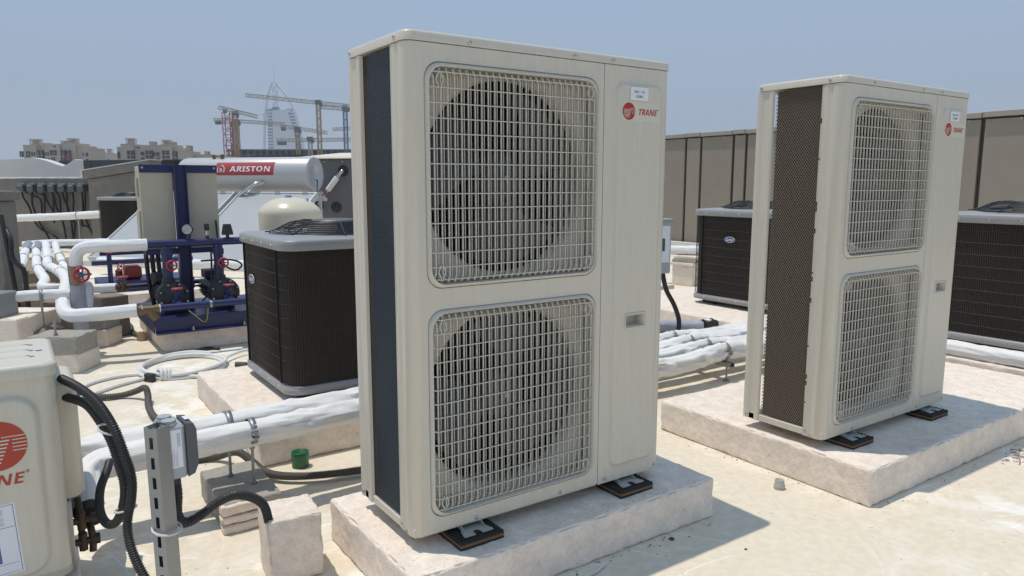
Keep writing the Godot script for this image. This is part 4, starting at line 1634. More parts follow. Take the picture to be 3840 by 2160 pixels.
func loose_things() -> void:
	open_cap("end_cap", 0.035, 0.066, 0.003, M.cap_green, "open green plastic pipe cap beside the plinth", Vector3(-0.383, 0, -1.045))
	open_cap("end_cap", 0.021, 0.036, 0.003, M.cap_grey, "small grey threaded pipe cap on the bare roof", Vector3(1.083, 0, 0.235), true)
	open_cap("end_cap", 0.034, 0.062, 0.004, M.cap_tan, "tan pipe coupling standing before the pump plinth", Vector3(-0.557, 0, -4.17))
	add_conduit([Vector3(0.1, 0.028, -0.74), Vector3(-0.12, 0.028, -0.775), Vector3(-0.221, 0.028, -0.80), Vector3(-0.321, 0.028, -0.825), Vector3(-0.434, 0.028, -0.872), Vector3(-0.515, 0.028, -0.94), Vector3(-0.548, 0.030, -1.02), Vector3(-0.575, 0.055, -1.10), Vector3(-0.600, 0.072, -1.16), Vector3(-0.625, 0.05, -1.24), Vector3(-0.66, 0.022, -1.30), Vector3(-0.74, 0.018, -1.33), Vector3(-0.9, 0.018, -1.33)], 0.0165, 0.0075, M.conduit_grey, "grey corrugated conduit lying on the roof past the green cap", "conduits on the roof")
	add_conduit([Vector3(-1.30, 0.02, -2.92), Vector3(-1.107, 0.02, -2.831), Vector3(-1.042, 0.02, -2.672), Vector3(-0.960, 0.02, -2.579), Vector3(-0.869, 0.02, -2.563), Vector3(-0.81, 0.045, -2.51), Vector3(-0.775, 0.075, -2.44), Vector3(-0.770, 0.045, -2.385), Vector3(-0.785, 0.02, -2.273), Vector3(-0.793, 0.02, -2.077), Vector3(-0.775, 0.02, -1.914), Vector3(-0.741, 0.02, -1.784), Vector3(-0.70, 0.02, -1.55), Vector3(-0.72, 0.02, -1.33)], 0.0175, 0.012, M.conduit_grey, "bent grey conduit humping up on the roof near the cable coil", "conduits on the roof", 10)
	add_conduit([Vector3(-0.510, 0.02, -4.28), Vector3(-0.567, 0.02, -4.313), Vector3(-0.586, 0.02, -4.485), Vector3(-0.565, 0.02, -4.729), Vector3(-0.593, 0.02, -4.94), Vector3(-0.676, 0.02, -5.171), Vector3(-0.76, 0.02, -5.30)], 0.019, 0.016, M.conduit_grey, "grey conduit ending at the tan coupling", "conduits on the roof", 8)
	add_conduit([Vector3(-0.84, 0.02, -5.80), Vector3(-0.677, 0.02, -5.80), Vector3(-0.60, 0.02, -5.72), Vector3(-0.426, 0.02, -5.68), Vector3(-0.30, 0.06, -5.70), Vector3(-0.22, 0.13, -5.76), Vector3(-0.17, 0.24, -5.82)], 0.022, 0.018, M.conduit_grey, "dark bent conduit rising in front of the small red pump", "conduits on the roof", 8)
	# coil of white cable with tails
	var coil := []
	for k in 58:
		var a := TAU * k / 20.0
		coil.append(Vector3(cos(a) * (0.250 + 0.012 * sin(a * 0.7)), 0.012 + 0.012 * (k / 20) + 0.004 * sin(a * 3.0), sin(a) * (0.285 + 0.012 * cos(a * 0.37))))
	var t := thing("cable_coil", "coil of thick white cable tied with its own end", "cable", Vector3(-0.465, 0, -3.09), -0.3)
	var cb := B.new()
	cb.tube(curve(coil, 0.03), 0.0115, 8)
	part("turns", cb, M.cable_white, t)
	var knot := B.new()
	for k in 3:
		knot.ring(Vector3(-0.10 + k * 0.022, 0.03, 0.262), Basis(Vector3(0.5, 0.1, 1).normalized(), 1.4), 0.034, 0.011, 18, 8)
	part("knot", knot, M.cable_white, t)
	add_cable("cable", [Vector3(-1.107, 0.012, -2.758), Vector3(-1.000, 0.012, -2.962), Vector3(-0.856, 0.012, -3.047), Vector3(-0.727, 0.012, -3.038), Vector3(-0.600, 0.03, -2.90), Vector3(-0.436, 0.012, -2.769), Vector3(-0.295, 0.012, -2.73)], 0.0105, M.cable_white, "white cable tail passing the coil's knot", "cable", "white cables by the coil")
	add_cable("cable", [Vector3(-1.115, 0.012, -2.627), Vector3(-0.990, 0.012, -2.725), Vector3(-0.859, 0.012, -2.833), Vector3(-0.724, 0.012, -2.90), Vector3(-0.620, 0.03, -2.88)], 0.0105, M.cable_white, "shorter white cable tail ending at the coil's knot", "cable", "white cables by the coil")
	add_cable("cable", [Vector3(-0.26, 0.012, -2.92), Vector3(-0.206, 0.03, -3.08), Vector3(-0.118, 0.035, -3.18), Vector3(-0.017, 0.035, -3.235), Vector3(0.101, 0.035, -3.125), Vector3(0.3, 0.03, -2.9)], 0.0105, M.cable_white, "white cable tail running behind the brown condenser", "cable", "white cables by the coil")
	add_cable("cable", [Vector3(-0.311, 0.012, -3.50), Vector3(-0.25, 0.02, -3.53), Vector3(-0.208, 0.012, -3.55), Vector3(-0.15, 0.01, -3.50)], 0.012, M.cable_black, "short black cable scrap inside the coil", "cable")
	var foam := B.new()
	foam.rough(Vector3(-0.02, 0, -0.03), Vector3(0.02, 0.05, 0.03), 0.008, 0.01, 0.006, wob)
	solid("foam_scrap", foam, M.conduit_black, "black foam scrap under the cable knot", "scrap", Vector3(-0.690, 0, -2.86), 0.6)
	var ring := B.new()
	ring.tube(curve([Vector3(0, 0.022, 0), Vector3(0.03, 0.022, 0.02), Vector3(0.055, 0.022, 0.045)], 0.02), 0.018, 12)
	solid("conduit_end", ring, M.conduit_grey, "short grey conduit end lying behind the white coil", "scrap", Vector3(-0.185, 0, -2.91))


func hand_wheel(parent: Node3D, at: Vector3, face: Basis, r: float, spiky := false) -> void:
	# lobed valve wheel about local y
	var w := Node3D.new()
	w.name = "hand_wheel"
	parent.add_child(w, true)
	w.transform = Transform3D(face, at)
	var b := B.new()
	b.ring(Vector3.ZERO, Basis(), r * 0.86, r * 0.15, 24, 7)
	for k in 8:
		var a := TAU * k / 8.0
		var d := Vector3(cos(a), 0, sin(a))
		b.rod(d * r * 0.80, d * r * (1.12 if spiky and k % 2 == 0 else 0.98), r * 0.19, 7, r * 0.13)
	for k in 5:
		var a := TAU * k / 5.0
		b.rod(Vector3.ZERO, Vector3(cos(a), 0, sin(a)) * r * 0.86, r * 0.10, 6)
	part("rim", b, M.wheel_red, w)
	var h := B.new()
	h.lathe(PackedVector2Array([Vector2(0, r * 0.2), Vector2(r * 0.26, r * 0.18), Vector2(r * 0.34, -r * 0.1), Vector2(r * 0.2, -r * 0.3)]), Transform3D.IDENTITY, 12)
	part("hub", h, M.hub_blue, w)


func pump(parent: Node3D, x: float) -> void:
	# close-coupled pump: finned motor behind, round volute in front, axis along z
	var p := Node3D.new()
	p.name = "pump"
	parent.add_child(p, true)
	p.position = Vector3(x, 0.375, -3.80)
	var v := B.new()
	var back := Basis(Vector3.RIGHT, PI * 0.5)
	v.lathe(PackedVector2Array([Vector2(0, 0.085), Vector2(0.05, 0.085), Vector2(0.06, 0.07), Vector2(0.098, 0.066), Vector2(0.108, 0.05), Vector2(0.110, 0.0), Vector2(0.098, -0.03), Vector2(0.07, -0.05)]), Transform3D(back, Vector3.ZERO), 28)
	for k in 8:
		var a := TAU * (k + 0.5) / 8.0
		v.box(Vector3(cos(a) * 0.094, sin(a) * 0.094, 0.066), Vector3(0.022, 0.022, 0.02), 0.004, Basis(Vector3(0, 0, 1), a))
	part("volute", v, M.cast_black, p)
	for k in 8:
		var a := TAU * (k + 0.5) / 8.0
		var bt := B.new()
		bt.rod(Vector3(0, 0, 0), Vector3(0, 0, 0.009), 0.008, 6)
		part("bolt", bt, M.screw, p, Vector3(cos(a) * 0.094, sin(a) * 0.094, 0.076))
	var m := B.new()
	m.lathe(PackedVector2Array([Vector2(0.07, -0.03), Vector2(0.080, -0.05), Vector2(0.080, -0.40), Vector2(0.07, -0.412), Vector2(0, -0.415)]), Transform3D(back, Vector3.ZERO), 24)
	for k in 26:
		var a := TAU * k / 26.0
		m.box(Vector3(cos(a) * 0.087, sin(a) * 0.087, -0.23), Vector3(0.020, 0.004, 0.34), 0.0, Basis(Vector3(0, 0, 1), a))
	part("motor", m, M.cast_black, p)
	var t := B.new()
	t.box(Vector3(-0.03, 0.118, -0.22), Vector3(0.12, 0.065, 0.16), 0.008)
	part("terminal_box", t, M.cast_black, p)
	var nk := B.new()
	nk.rod(Vector3(-0.02, 0.055, 0.0), Vector3(-0.02, 0.128, 0.0), 0.050, 18, 0.042)
	part("outlet", nk, M.cast_black, p)
	var ft := B.new()
	ft.span(Vector3(-0.07, -0.122, -0.03), Vector3(0.07, -0.105, 0.05), 0.004)
	ft.span(Vector3(-0.03, -0.11, -0.02), Vector3(0.03, -0.08, 0.03))
	part("foot", ft, M.cast_black, p)
	# riser with valve up to the header
	var r := B.new()
	r.rod(Vector3(-0.02, 0.12, 0), Vector3(-0.02, 0.36, 0), 0.033, 18)
	r.rod(Vector3(-0.02, 0.285, 0), Vector3(-0.02, 0.325, 0), 0.040, 18)
	r.rod(Vector3(-0.02, 0.175, 0), Vector3(-0.02, 0.20, 0), 0.039, 18)
	r.rod(Vector3(-0.02, 0.225, 0.0), Vector3(-0.005, 0.225, 0.06), 0.014, 12)
	part("riser", r, M.navy, p)
	hand_wheel(p, Vector3(-0.003, 0.225, 0.072), Basis(Vector3.RIGHT, PI * 0.5), 0.039)
	# suction branch with its own valve
	var s := B.new()
	s.rod(Vector3(0.005, -0.035, 0.08), Vector3(0.005, -0.035, 0.30), 0.024, 16)
	s.rod(Vector3(0.005, -0.035, 0.115), Vector3(0.005, -0.035, 0.20), 0.032, 16)
	s.rod(Vector3(0.005, -0.03, 0.16), Vector3(0.005, 0.05, 0.16), 0.017, 12)
	s.rod(Vector3(0.005, 0.012, 0.16), Vector3(0.005, 0.024, 0.16), 0.026, 12)
	part("suction_branch", s, M.navy, p)
	hand_wheel(p, Vector3(0.005, 0.070, 0.16), Basis(), 0.038)


func pump_skid() -> void:
	var s := thing("pump_skid", "navy pump skid with two black pumps, red wheels and beige cabinets", "pump set", Vector3(0, 0, 0))
	var y0 := 0.143
	var b := B.new()
	b.span(Vector3(-0.54, y0 + 0.008, -3.605), Vector3(0.62, y0 + 0.105, -3.596))
	b.span(Vector3(-0.54, y0, -3.60), Vector3(0.62, y0 + 0.008, -3.55))
	b.span(Vector3(-0.54, y0 + 0.097, -4.42), Vector3(0.62, y0 + 0.107, -3.607))
	b.span(Vector3(-0.54, y0, -4.42), Vector3(0.62, y0 + 0.105, -4.41))
	b.span(Vector3(-0.545, y0, -4.42), Vector3(-0.5405, y0 + 0.10, -3.62))
	part("base_frame", b, M.navy, s)
	for x in [-0.30, 0.05, 0.4]:
		var bolt := B.new()
		bolt.rod(Vector3(x, y0 + 0.008, -3.575), Vector3(x, y0 + 0.034, -3.575), 0.006, 8)
		bolt.rod(Vector3(x, y0 + 0.008, -3.575), Vector3(x, y0 + 0.018, -3.575), 0.012, 6)
		part("anchor_bolt", bolt, M.screw, s)
	pump(s, -0.385)
	pump(s, -0.035)
	# headers
	var h := B.new()
	h.rod(Vector3(-0.535, 0.752, -3.80), Vector3(0.62, 0.752, -3.80), 0.0275, 18)
	h.rod(Vector3(0.20, 0.752, -3.80), Vector3(0.20, 0.52, -3.80), 0.0275, 16)
	h.rod(Vector3(-0.54, 0.752, -3.80), Vector3(-0.525, 0.752, -3.80), 0.033, 18)
	part("discharge_header", h, M.navy, s)
	hand_wheel(s, Vector3(0.21, 0.60, -3.73), Basis(Vector3.RIGHT, PI * 0.5), 0.039)
	var sh := B.new()
	sh.rod(Vector3(-0.515, 0.338, -3.50), Vector3(0.30, 0.338, -3.50), 0.024, 18)
	part("suction_header", sh, M.navy, s)
	var band := B.new()
	band.rod(Vector3(-0.20, 0.338, -3.50), Vector3(-0.182, 0.338, -3.50), 0.027, 18)
	part("band", band, M.zinc, s)
	var br := B.new()
	br.rod(Vector3(-0.655, 0.335, -3.50), Vector3(-0.620, 0.335, -3.50), 0.036, 6)
	br.rod(Vector3(-0.625, 0.335, -3.50), Vector3(-0.525, 0.336, -3.50), 0.027, 14)
	br.rod(Vector3(-0.588, 0.335, -3.50), Vector3(-0.538, 0.270, -3.49), 0.030, 10)
	br.rod(Vector3(-0.545, 0.336, -3.50), Vector3(-0.522, 0.337, -3.50), 0.031, 8)
	part("strainer", br, M.brass, s)
	var seal := B.new()
	seal.rod(Vector3(-0.523, 0.338, -3.50), Vector3(-0.515, 0.338, -3.50), 0.029, 16)
	seal.rod(Vector3(-0.632, 0.338, -3.50), Vector3(-0.626, 0.338, -3.50), 0.031, 16)
	part("seal", seal, M.nylon, s)
	# upright and cabinets
	var up := B.new()
	up.span(Vector3(-0.297, y0 + 0.1, -4.00), Vector3(-0.289, 1.312, -3.93))
	up.span(Vector3(-0.289, y0 + 0.1, -3.969), Vector3(-0.221, 1.312, -3.961))
	up.span(Vector3(-0.221, y0 + 0.1, -4.00), Vector3(-0.213, 1.312, -3.93))
	up.span(Vector3(-0.518, 0.66, -4.00), Vector3(0.01, 0.70, -3.972))
	part("upright", up, M.navy, s)
	for k in 2:
		var xa: float = [-0.520, -0.211][k]
		var xb: float = [-0.299, 0.010][k]
		var cab := B.new()
		cab.span(Vector3(xa, 0.70, -4.20), Vector3(xb, 1.300, -4.0), 0.005)
		var c := part("cabinet", cab, M.cabinet_beige, s)
		var strip := B.new()
		strip.span(Vector3(xa, 1.255, -3.998), Vector3(xb, 1.312, -3.990), 0.001)
		part("top_strip", strip, M.navy, c)
		for q in [xa + 0.02, xb - 0.02]:
			if (k == 0 and q < -0.4) or (k == 1 and q > -0.1):
				var bt := B.new()
				bt.rod(Vector3(q, 1.290, -3.99), Vector3(q, 1.290, -3.983), 0.009, 10)
				part("bolt", bt, M.screw, c)
	var side := B.new()
	side.span(Vector3(-0.532, 0.72, -4.17), Vector3(-0.5205, 0.98, -4.05), 0.002)
	side.span(Vector3(-0.535, 1.08, -4.12), Vector3(-0.5205, 1.22, -4.07), 0.003)
	part("side_box", side, M.cabinet_beige, s)
	# gauge, sensor and pressure switch on the header
	var g := Node3D.new()
	g.name = "pressure_gauge"
	s.add_child(g, true)
	g.position = Vector3(-0.258, 0.795, -3.795)
	g.scale = Vector3.ONE * 1.15
	var st := B.new()
	st.rod(Vector3(0, -0.03, 0), Vector3(0, 0.012, 0), 0.011, 10)
	part("stem", st, M.navy, g)
	var case := B.new()
	var facing := Basis(Vector3.UP, -0.45) * Basis(Vector3.RIGHT, PI * 0.5)
	case.lathe(PackedVector2Array([Vector2(0, -0.012), Vector2(0.032, -0.012), Vector2(0.034, 0.0), Vector2(0.034, 0.010), Vector2(0.029, 0.011)]), Transform3D(facing, Vector3(0, 0.046, 0)), 24)
	part("case", case, M.cast_black, g)
	var dial := B.new()
	dial.lathe(PackedVector2Array([Vector2(0, 0.0095), Vector2(0.030, 0.0095)]), Transform3D(facing, Vector3(0, 0.046, 0)), 24)
	part("dial", dial, M.dial, g)
	var needle := B.new()
	needle.bar(facing * Vector3(-0.018, 0.0105, 0.014) + Vector3(0, 0.046, 0), facing * Vector3(0.013, 0.0105, -0.010) + Vector3(0, 0.046, 0), 0.002, 0.001)
	part("needle", needle, M.cast_black, g)
	var sen := B.new()
	sen.rod(Vector3(-0.125, 0.77, -3.80), Vector3(-0.125, 0.80, -3.80), 0.014, 8)
	part("sensor_base", sen, M.navy, s)
	var sen2 := B.new()
	sen2.rod(Vector3(-0.125, 0.80, -3.80), Vector3(-0.125, 0.836, -3.80), 0.012, 10)
	part("sensor_body", sen2, M.chrome, s)
	var sen3 := B.new()
	sen3.box(Vector3(-0.125, 0.862, -3.80), Vector3(0.032, 0.05, 0.03), 0.004)
	part("sensor_plug", sen3, M.cast_black, s)
	var sw := B.new()
	sw.loft([level_ring(rrect(0.075, 0.065, 0.012, 4), 0.0), level_ring(rrect(0.072, 0.062, 0.012, 4), 0.02), level_ring(rrect(0.052, 0.045, 0.012, 4), 0.078)], true, true)
	sw.rod(Vector3(0, -0.03, 0), Vector3(0, 0.002, 0), 0.013, 10)
	part("pressure_switch", sw, M.cast_black, s, Vector3(0.018, 0.80, -3.80))
	for w in [[Vector3(-0.02, 0.90, -3.98), Vector3(0.0, 0.60, -3.95), Vector3(0.08, 0.52, -3.90), Vector3(0.13, 0.56, -3.88), Vector3(0.06, 0.60, -3.9), Vector3(-0.15, 0.60, -3.95)], [Vector3(-0.10, 0.70, -3.82), Vector3(-0.11, 0.50, -3.80), Vector3(-0.14, 0.38, -3.78), Vector3(-0.2, 0.30, -3.8)], [Vector3(-0.44, 0.70, -4.05), Vector3(-0.42, 0.5, -4.0), Vector3(-0.38, 0.4, -4.0)], [Vector3(-0.25, 0.40, -3.9), Vector3(-0.20, 0.43, -3.85), Vector3(-0.12, 0.40, -3.88)]]:
		var c := B.new()
		c.tube(curve(w, 0.03), 0.007, 7)
		part("wire", c, M.cable_black, s)
	for x in [-0.50, -0.46, -0.42]:
		var c := B.new()
		c.tube(curve([Vector3(x, 0.72, -4.1), Vector3(x + 0.01, 0.45, -4.1), Vector3(x + 0.04, 0.26, -4.12)], 0.06), 0.016, 8)
		part("flex_conduit", c, M.cable_black, s)
	var ew := B.new()
	ew.tube(curve([Vector3(-0.33, 0.30, -3.53), Vector3(-0.28, 0.25, -3.56), Vector3(-0.235, 0.205, -3.59), Vector3(-0.21, 0.20, -3.592), Vector3(-0.20, 0.25, -3.575), Vector3(-0.205, 0.32, -3.52)], 0.02), 0.0035, 6)
	part("earth_wire", ew, M.yellow_green, s)

	# water vessel behind
	var v := thing("expansion_tank", "cream domed pressure vessel with blue top valve", "tank", Vector3(0.70, 0.0, -4.45))
	var tk := B.new()
	tk.lathe(PackedVector2Array([Vector2(0, 0.14), Vector2(0.20, 0.14), Vector2(0.20, 0.25), Vector2(0.262, 0.30), Vector2(0.262, 0.905), Vector2(0.262, 0.925), Vector2(0.255, 0.948), Vector2(0.238, 0.972), Vector2(0.205, 1.003), Vector2(0.160, 1.030), Vector2(0.105, 1.048), Vector2(0.05, 1.056), Vector2(0, 1.058)]), Transform3D.IDENTITY, 40)
	part("vessel", tk, M.tank_cream, v)
	var cp := B.new()
	cp.rod(Vector3(-0.01, 1.05, 0), Vector3(-0.01, 1.075, 0), 0.034, 14, 0.026)
	part("top_valve", cp, M.valve_blue, v)
	var tb := B.new()
	tb.box(Vector3(0.115, 1.038, 0.12), Vector3(0.016, 0.026, 0.004), 0.0, Basis(Vector3.UP, 0.6))
	part("blue_mark", tb, M.valve_blue, v)
	# small red pump set farther back
	var r := thing("small_pump", "small red pump on a blue base behind the navy skid", "pump set", Vector3(-0.40, 0, -6.3))
	var pb := B.new()
	pb.rough(Vector3(-0.35, 0, -0.4), Vector3(0.9, 0.13, 0.45), 0.01, 0.05, 0.002, wob)
	solid("concrete_plinth", pb, M.plinth, "low pale plinth under the small red pump", "plinth", Vector3(-0.40, 0, -6.3))
	var rb := B.new()
	rb.span(Vector3(-0.25, 0.131, -0.3), Vector3(0.6, 0.23, 0.25), 0.005)
	part("base_frame", rb, M.navy, r)
	var rm := B.new()
	rm.box(Vector3(0.06, 0.30, 0.05), Vector3(0.15, 0.13, 0.2), 0.02)
	rm.box(Vector3(-0.06, 0.29, 0.05), Vector3(0.06, 0.10, 0.1), 0.02)
	part("motor", rm, M.pump_red, r)
	var pp := B.new()
	pp.rod(Vector3(-0.30, 0.42, 0.20), Vector3(0.6, 0.42, 0.20), 0.024, 12)
	pp.rod(Vector3(-0.15, 0.23, 0.20), Vector3(-0.15, 0.50, 0.20), 0.022, 12)
	pp.rod(Vector3(-0.22, 0.50, 0.1), Vector3(0.5, 0.50, 0.1), 0.022, 12)
	part("pipe", pp, M.navy, r)
	hand_wheel(r, Vector3(-0.15, 0.515, 0.20), Basis(), 0.035)
	hand_wheel(r, Vector3(-0.06, 0.38, 0.26), Basis(Vector3.RIGHT, PI * 0.5), 0.035)


func manifold() -> void:
	# white lagged water pipes with branches
	wrapped_pipe("lagged_pipe", [Vector3(-0.530, 0.752, -3.80), Vector3(-0.68, 0.752, -3.80), Vector3(-0.83, 0.752, -3.82), Vector3(-0.905, 0.748, -3.84), Vector3(-0.950, 0.715, -3.85), Vector3(-0.962, 0.67, -3.85), Vector3(-0.962, 0.625, -3.85)], 0.040, M.wrap_clean, "thick white lagged elbow joined to the navy discharge header", "lagged water pipes", 0.004)
	wrapped_pipe("lagged_pipe", [Vector3(-0.655, 0.335, -3.52), Vector3(-0.80, 0.330, -3.54), Vector3(-0.95, 0.322, -3.59), Vector3(-1.035, 0.322, -3.65), Vector3(-1.06, 0.345, -3.74), Vector3(-1.055, 0.37, -3.90)], 0.043, M.wrap_clean, "thick white lagged elbow joined to the brass strainer", "lagged water pipes", 0.004)
	wrapped_pipe("lagged_pipe", [Vector3(-0.955, 0.12, -3.95), Vector3(-0.958, 0.30, -3.95), Vector3(-0.958, 0.50, -3.95)], 0.047, M.wrap_silver, "upright silver-grey lagged pipe under the red spoked wheel", "lagged water pipes", 0.003)
	wrapped_pipe("lagged_pipe", [Vector3(-1.20, 0.43, -8.85), Vector3(-0.95, 0.45, -8.74), Vector3(-0.60, 0.45, -8.60), Vector3(-0.3, 0.45, -8.5)], 0.040, M.wrap_clean, "white lagged cross pipe feeding the four branches", "lagged water pipes", 0.004)
	wrapped_pipe("lagged_pipe", [Vector3(-1.147, 0.45, -8.72), Vector3(-1.175, 0.445, -8.1), Vector3(-1.222, 0.43, -7.154), Vector3(-1.240, 0.40, -6.719), Vector3(-1.300, 0.35, -6.15)], 0.040, M.wrap_clean, "white lagged branch pipe with an open cut end", "lagged water pipes", 0.004, 0.03)
	wrapped_pipe("lagged_pipe", [Vector3(-1.05, 0.45, -8.60), Vector3(-1.096, 0.445, -8.1), Vector3(-1.106, 0.43, -7.326), Vector3(-1.131, 0.40, -6.516), Vector3(-1.123, 0.38, -5.976), Vector3(-1.105, 0.36, -5.476), Vector3(-1.135, 0.345, -5.16), Vector3(-1.10, 0.338, -5.05), Vector3(-1.0, 0.335, -5.03), Vector3(-0.9, 0.335, -5.0)], 0.038, M.wrap_clean, "white lagged branch pipe that turns sideways on the blocks", "lagged water pipes", 0.004, 0.03)
	wrapped_pipe("lagged_pipe", [Vector3(-0.98, 0.45, -8.55), Vector3(-1.002, 0.44, -7.681), Vector3(-1.018, 0.42, -7.031), Vector3(-1.045, 0.41, -6.348), Vector3(-1.002, 0.41, -5.772), Vector3(-0.972, 0.41, -5.305), Vector3(-0.979, 0.40, -4.855), Vector3(-1.018, 0.375, -4.45), Vector3(-1.05, 0.35, -4.10), Vector3(-1.055, 0.345, -3.85)], 0.041, M.wrap_clean, "thick white lagged branch pipe bending down to the lower elbow", "lagged water pipes", 0.004, 0.03)
	wrapped_pipe("lagged_pipe", [Vector3(-0.88, 0.45, -8.5), Vector3(-0.909, 0.43, -7.6), Vector3(-0.913, 0.40, -6.717), Vector3(-0.921, 0.39, -6.272), Vector3(-0.86, 0.37, -5.90), Vector3(-0.80, 0.36, -5.7)], 0.036, M.wrap_clean, "white lagged branch pipe ending beside the thick elbow", "lagged water pipes", 0.004, 0.03)
	wrapped_pipe("lagged_pipe", [Vector3(-1.43, 0.400, -4.11), Vector3(-1.33, 0.412, -4.08), Vector3(-1.19, 0.420, -4.04), Vector3(-1.0, 0.420, -3.98)], 0.034, M.wrap_clean, "short white lagged pipe held by a clamp on a tall rod", "lagged water pipes", 0.004)
	wrapped_pipe("lagged_pipe", [Vector3(-0.94, 0.46, -4.10), Vector3(-0.89, 0.46, -4.16), Vector3(-0.872, 0.42, -4.18), Vector3(-0.885, 0.33, -4.14), Vector3(-0.905, 0.25, -4.10)], 0.026, M.wrap_clean, "thin curved white lagged pipe beside the silver upright", "lagged water pipes", 0.003)
	wrapped_pipe("lagged_pipe", [Vector3(-0.90, 0.395, -4.40), Vector3(-0.80, 0.395, -4.36), Vector3(-0.685, 0.40, -4.30)], 0.031, M.wrap_clean, "short white lagged pipe leading to the brass gate valve", "lagged water pipes", 0.004)
	# grey sleeves on two branches
	for s in [[Vector3(-1.150, 0.45, -8.64), Vector3(-1.187, 0.440, -7.75), "grey sleeve on the branch with the cut end"], [Vector3(-1.058, 0.45, -8.55), Vector3(-1.101, 0.438, -7.70), "grey sleeve on the branch that turns sideways"]]:
		var b := B.new()
		var base: Vector3 = s[0]
		b.rod(Vector3.ZERO, s[1] - base, 0.0455, 16)
		solid("pipe_sleeve", b, M.wrap_grey, s[2], "sleeve", base, 0.0, "grey sleeves")
	# dark flange and red wheel
	var v := thing("gate_valve", "dark gate valve with red spoked wheel under the thick white elbow", "valve", Vector3(-0.975, 0.505, -3.90))
	var vb := B.new()
	vb.rod(Vector3(0, -0.01, 0), Vector3(-0.006, 0.13, 0.04), 0.036, 14)
	vb.rod(Vector3(0, 0.055, 0.02), Vector3(0.03, 0.06, 0.10), 0.016, 10)
	part("body", vb, M.tan_block, v)
	hand_wheel(v, Vector3(0.034, 0.062, 0.112), Basis(Vector3(1, 0, 0), PI * 0.5) * Basis(Vector3(0, 0, 1), -0.3), 0.056, true)
	var gv := thing("gate_valve", "brass gate valve with small red wheel at a thin pipe's end", "valve", Vector3(-0.655, 0.40, -4.29))
	var gb := B.new()
	gb.rod(Vector3(-0.03, 0, 0.01), Vector3(0.06, 0, -0.02), 0.020, 8)
	gb.rod(Vector3(0.012, -0.035, 0), Vector3(0.012, 0.03, 0), 0.024, 8)
	gb.rod(Vector3(0.012, 0.03, 0), Vector3(0.012, 0.075, 0), 0.009, 8)
	part("body", gb, M.brass, gv)
	hand_wheel(gv, Vector3(0.012, 0.078, 0), Basis(), 0.040)
	var bp := B.new()
	bp.rod(Vector3.ZERO, Vector3(0.62, 0.01, 0.05), 0.018, 12)
	solid("pipe", bp, M.navy, "thin navy pipe from the brass gate valve to the skid", "pipe", Vector3(-0.595, 0.40, -4.31))
	# clamp rod in front
	var rd := thing("pipe_support", "tall thin rod with clamp under the short lagged pipe", "pipe support", Vector3(-1.175, 0.0, -4.035))
	var rb := B.new()
	rb.rod(Vector3(0, 0.0, 0), Vector3(0, 0.386, 0), 0.007, 8)
	part("rod", rb, M.zinc_dull, rd)
	clamp_on(rd, Vector3(0, 0.42, 0), 0.0360)
	# bands on the branches
	for p in [[Vector3(-1.228, 0.428, -7.05), 0.0, "branch with the cut end, near its sleeve"], [Vector3(-1.265, 0.380, -6.45), 0.2, "branch with the cut end, near the cut"], [Vector3(-1.117, 0.415, -6.95), 0.0, "branch that turns sideways, near its sleeve"], [Vector3(-1.127, 0.388, -6.2), 0.0, "branch that turns sideways, near the bend"], [Vector3(-1.028, 0.416, -6.75), 0.1, "thick bending branch, before its first bend"], [Vector3(-1.028, 0.410, -6.10), -0.3, "thick bending branch, at its first bend"], [Vector3(-0.985, 0.41, -5.55), -0.2, "thick bending branch, past its first bend"], [Vector3(-0.911, 0.415, -7.1), 0.0, "branch ending beside the elbow, near the cross pipe"], [Vector3(-0.918, 0.394, -6.45), 0.0, "branch ending beside the elbow, near its end"]]:
		var b := B.new()
		b.ring(Vector3.ZERO, Basis(Vector3.UP, p[1]) * Basis(Vector3.RIGHT, PI * 0.5), 0.042, 0.004, 22, 6)
		solid("pipe_band", b, M.zinc_dull, "thin zinc band on the " + p[2], "band", p[0], 0.0, "bands on the lagged branches")
	# blocks that carry the pipes
	var blocks := [
		[Vector3(-0.30, 0, -0.25), Vector3(0.0, 0.122, 0.0), Vector3(-1.03, 0, -3.31), 0.602 * -1.0, "painted", "pale pitted block, lower one of the near stack"],
		[Vector3(-0.305, 0, -0.24), Vector3(0.004, 0.112, 0.004), Vector3(-1.03, 0.122, -3.315), -0.58, "raw", "dark bare block, upper one of the near stack"],
		[Vector3(-0.40, 0, -0.22), Vector3(0.0, 0.125, 0.0), Vector3(-0.80, 0, -4.05), -0.602, "painted", "pale block, lower one of the stack under the lower elbow"],
		[Vector3(-0.40, 0, -0.21), Vector3(0.0, 0.115, 0.0), Vector3(-0.805, 0.125, -4.07), -0.61, "raw", "dark bare block, upper one of the stack under the lower elbow"],
		[Vector3(-0.20, 0, -0.20), Vector3(0.2, 0.27, 0.2), Vector3(-0.92, 0, -4.85), -0.3, "tan", "brown block standing under the sideways branch pipe"],
		[Vector3(-0.20, 0, -0.10), Vector3(0.2, 0.30, 0.1), Vector3(-1.12, 0, -5.7), 0.05, "tan", "brown hollow block standing beneath the white branches"],
		[Vector3(-0.35, 0, -0.10), Vector3(0.3, 0.32, 0.1), Vector3(-1.05, 0, -6.6), 0.05, "tan", "long brown block row farther back beneath the branches"],
		[Vector3(-0.35, 0, -0.10), Vector3(0.3, 0.37, 0.1), Vector3(-0.98, 0, -7.6), 0.05, "painted", "pale block row near the cross pipe"],
		[Vector3(-0.1, 0, -0.1), Vector3(0.1, 0.32, 0.1), Vector3(-0.72, 0, -4.50), 0.3, "tan", "brown block beside the thin curved pipe"],
	]
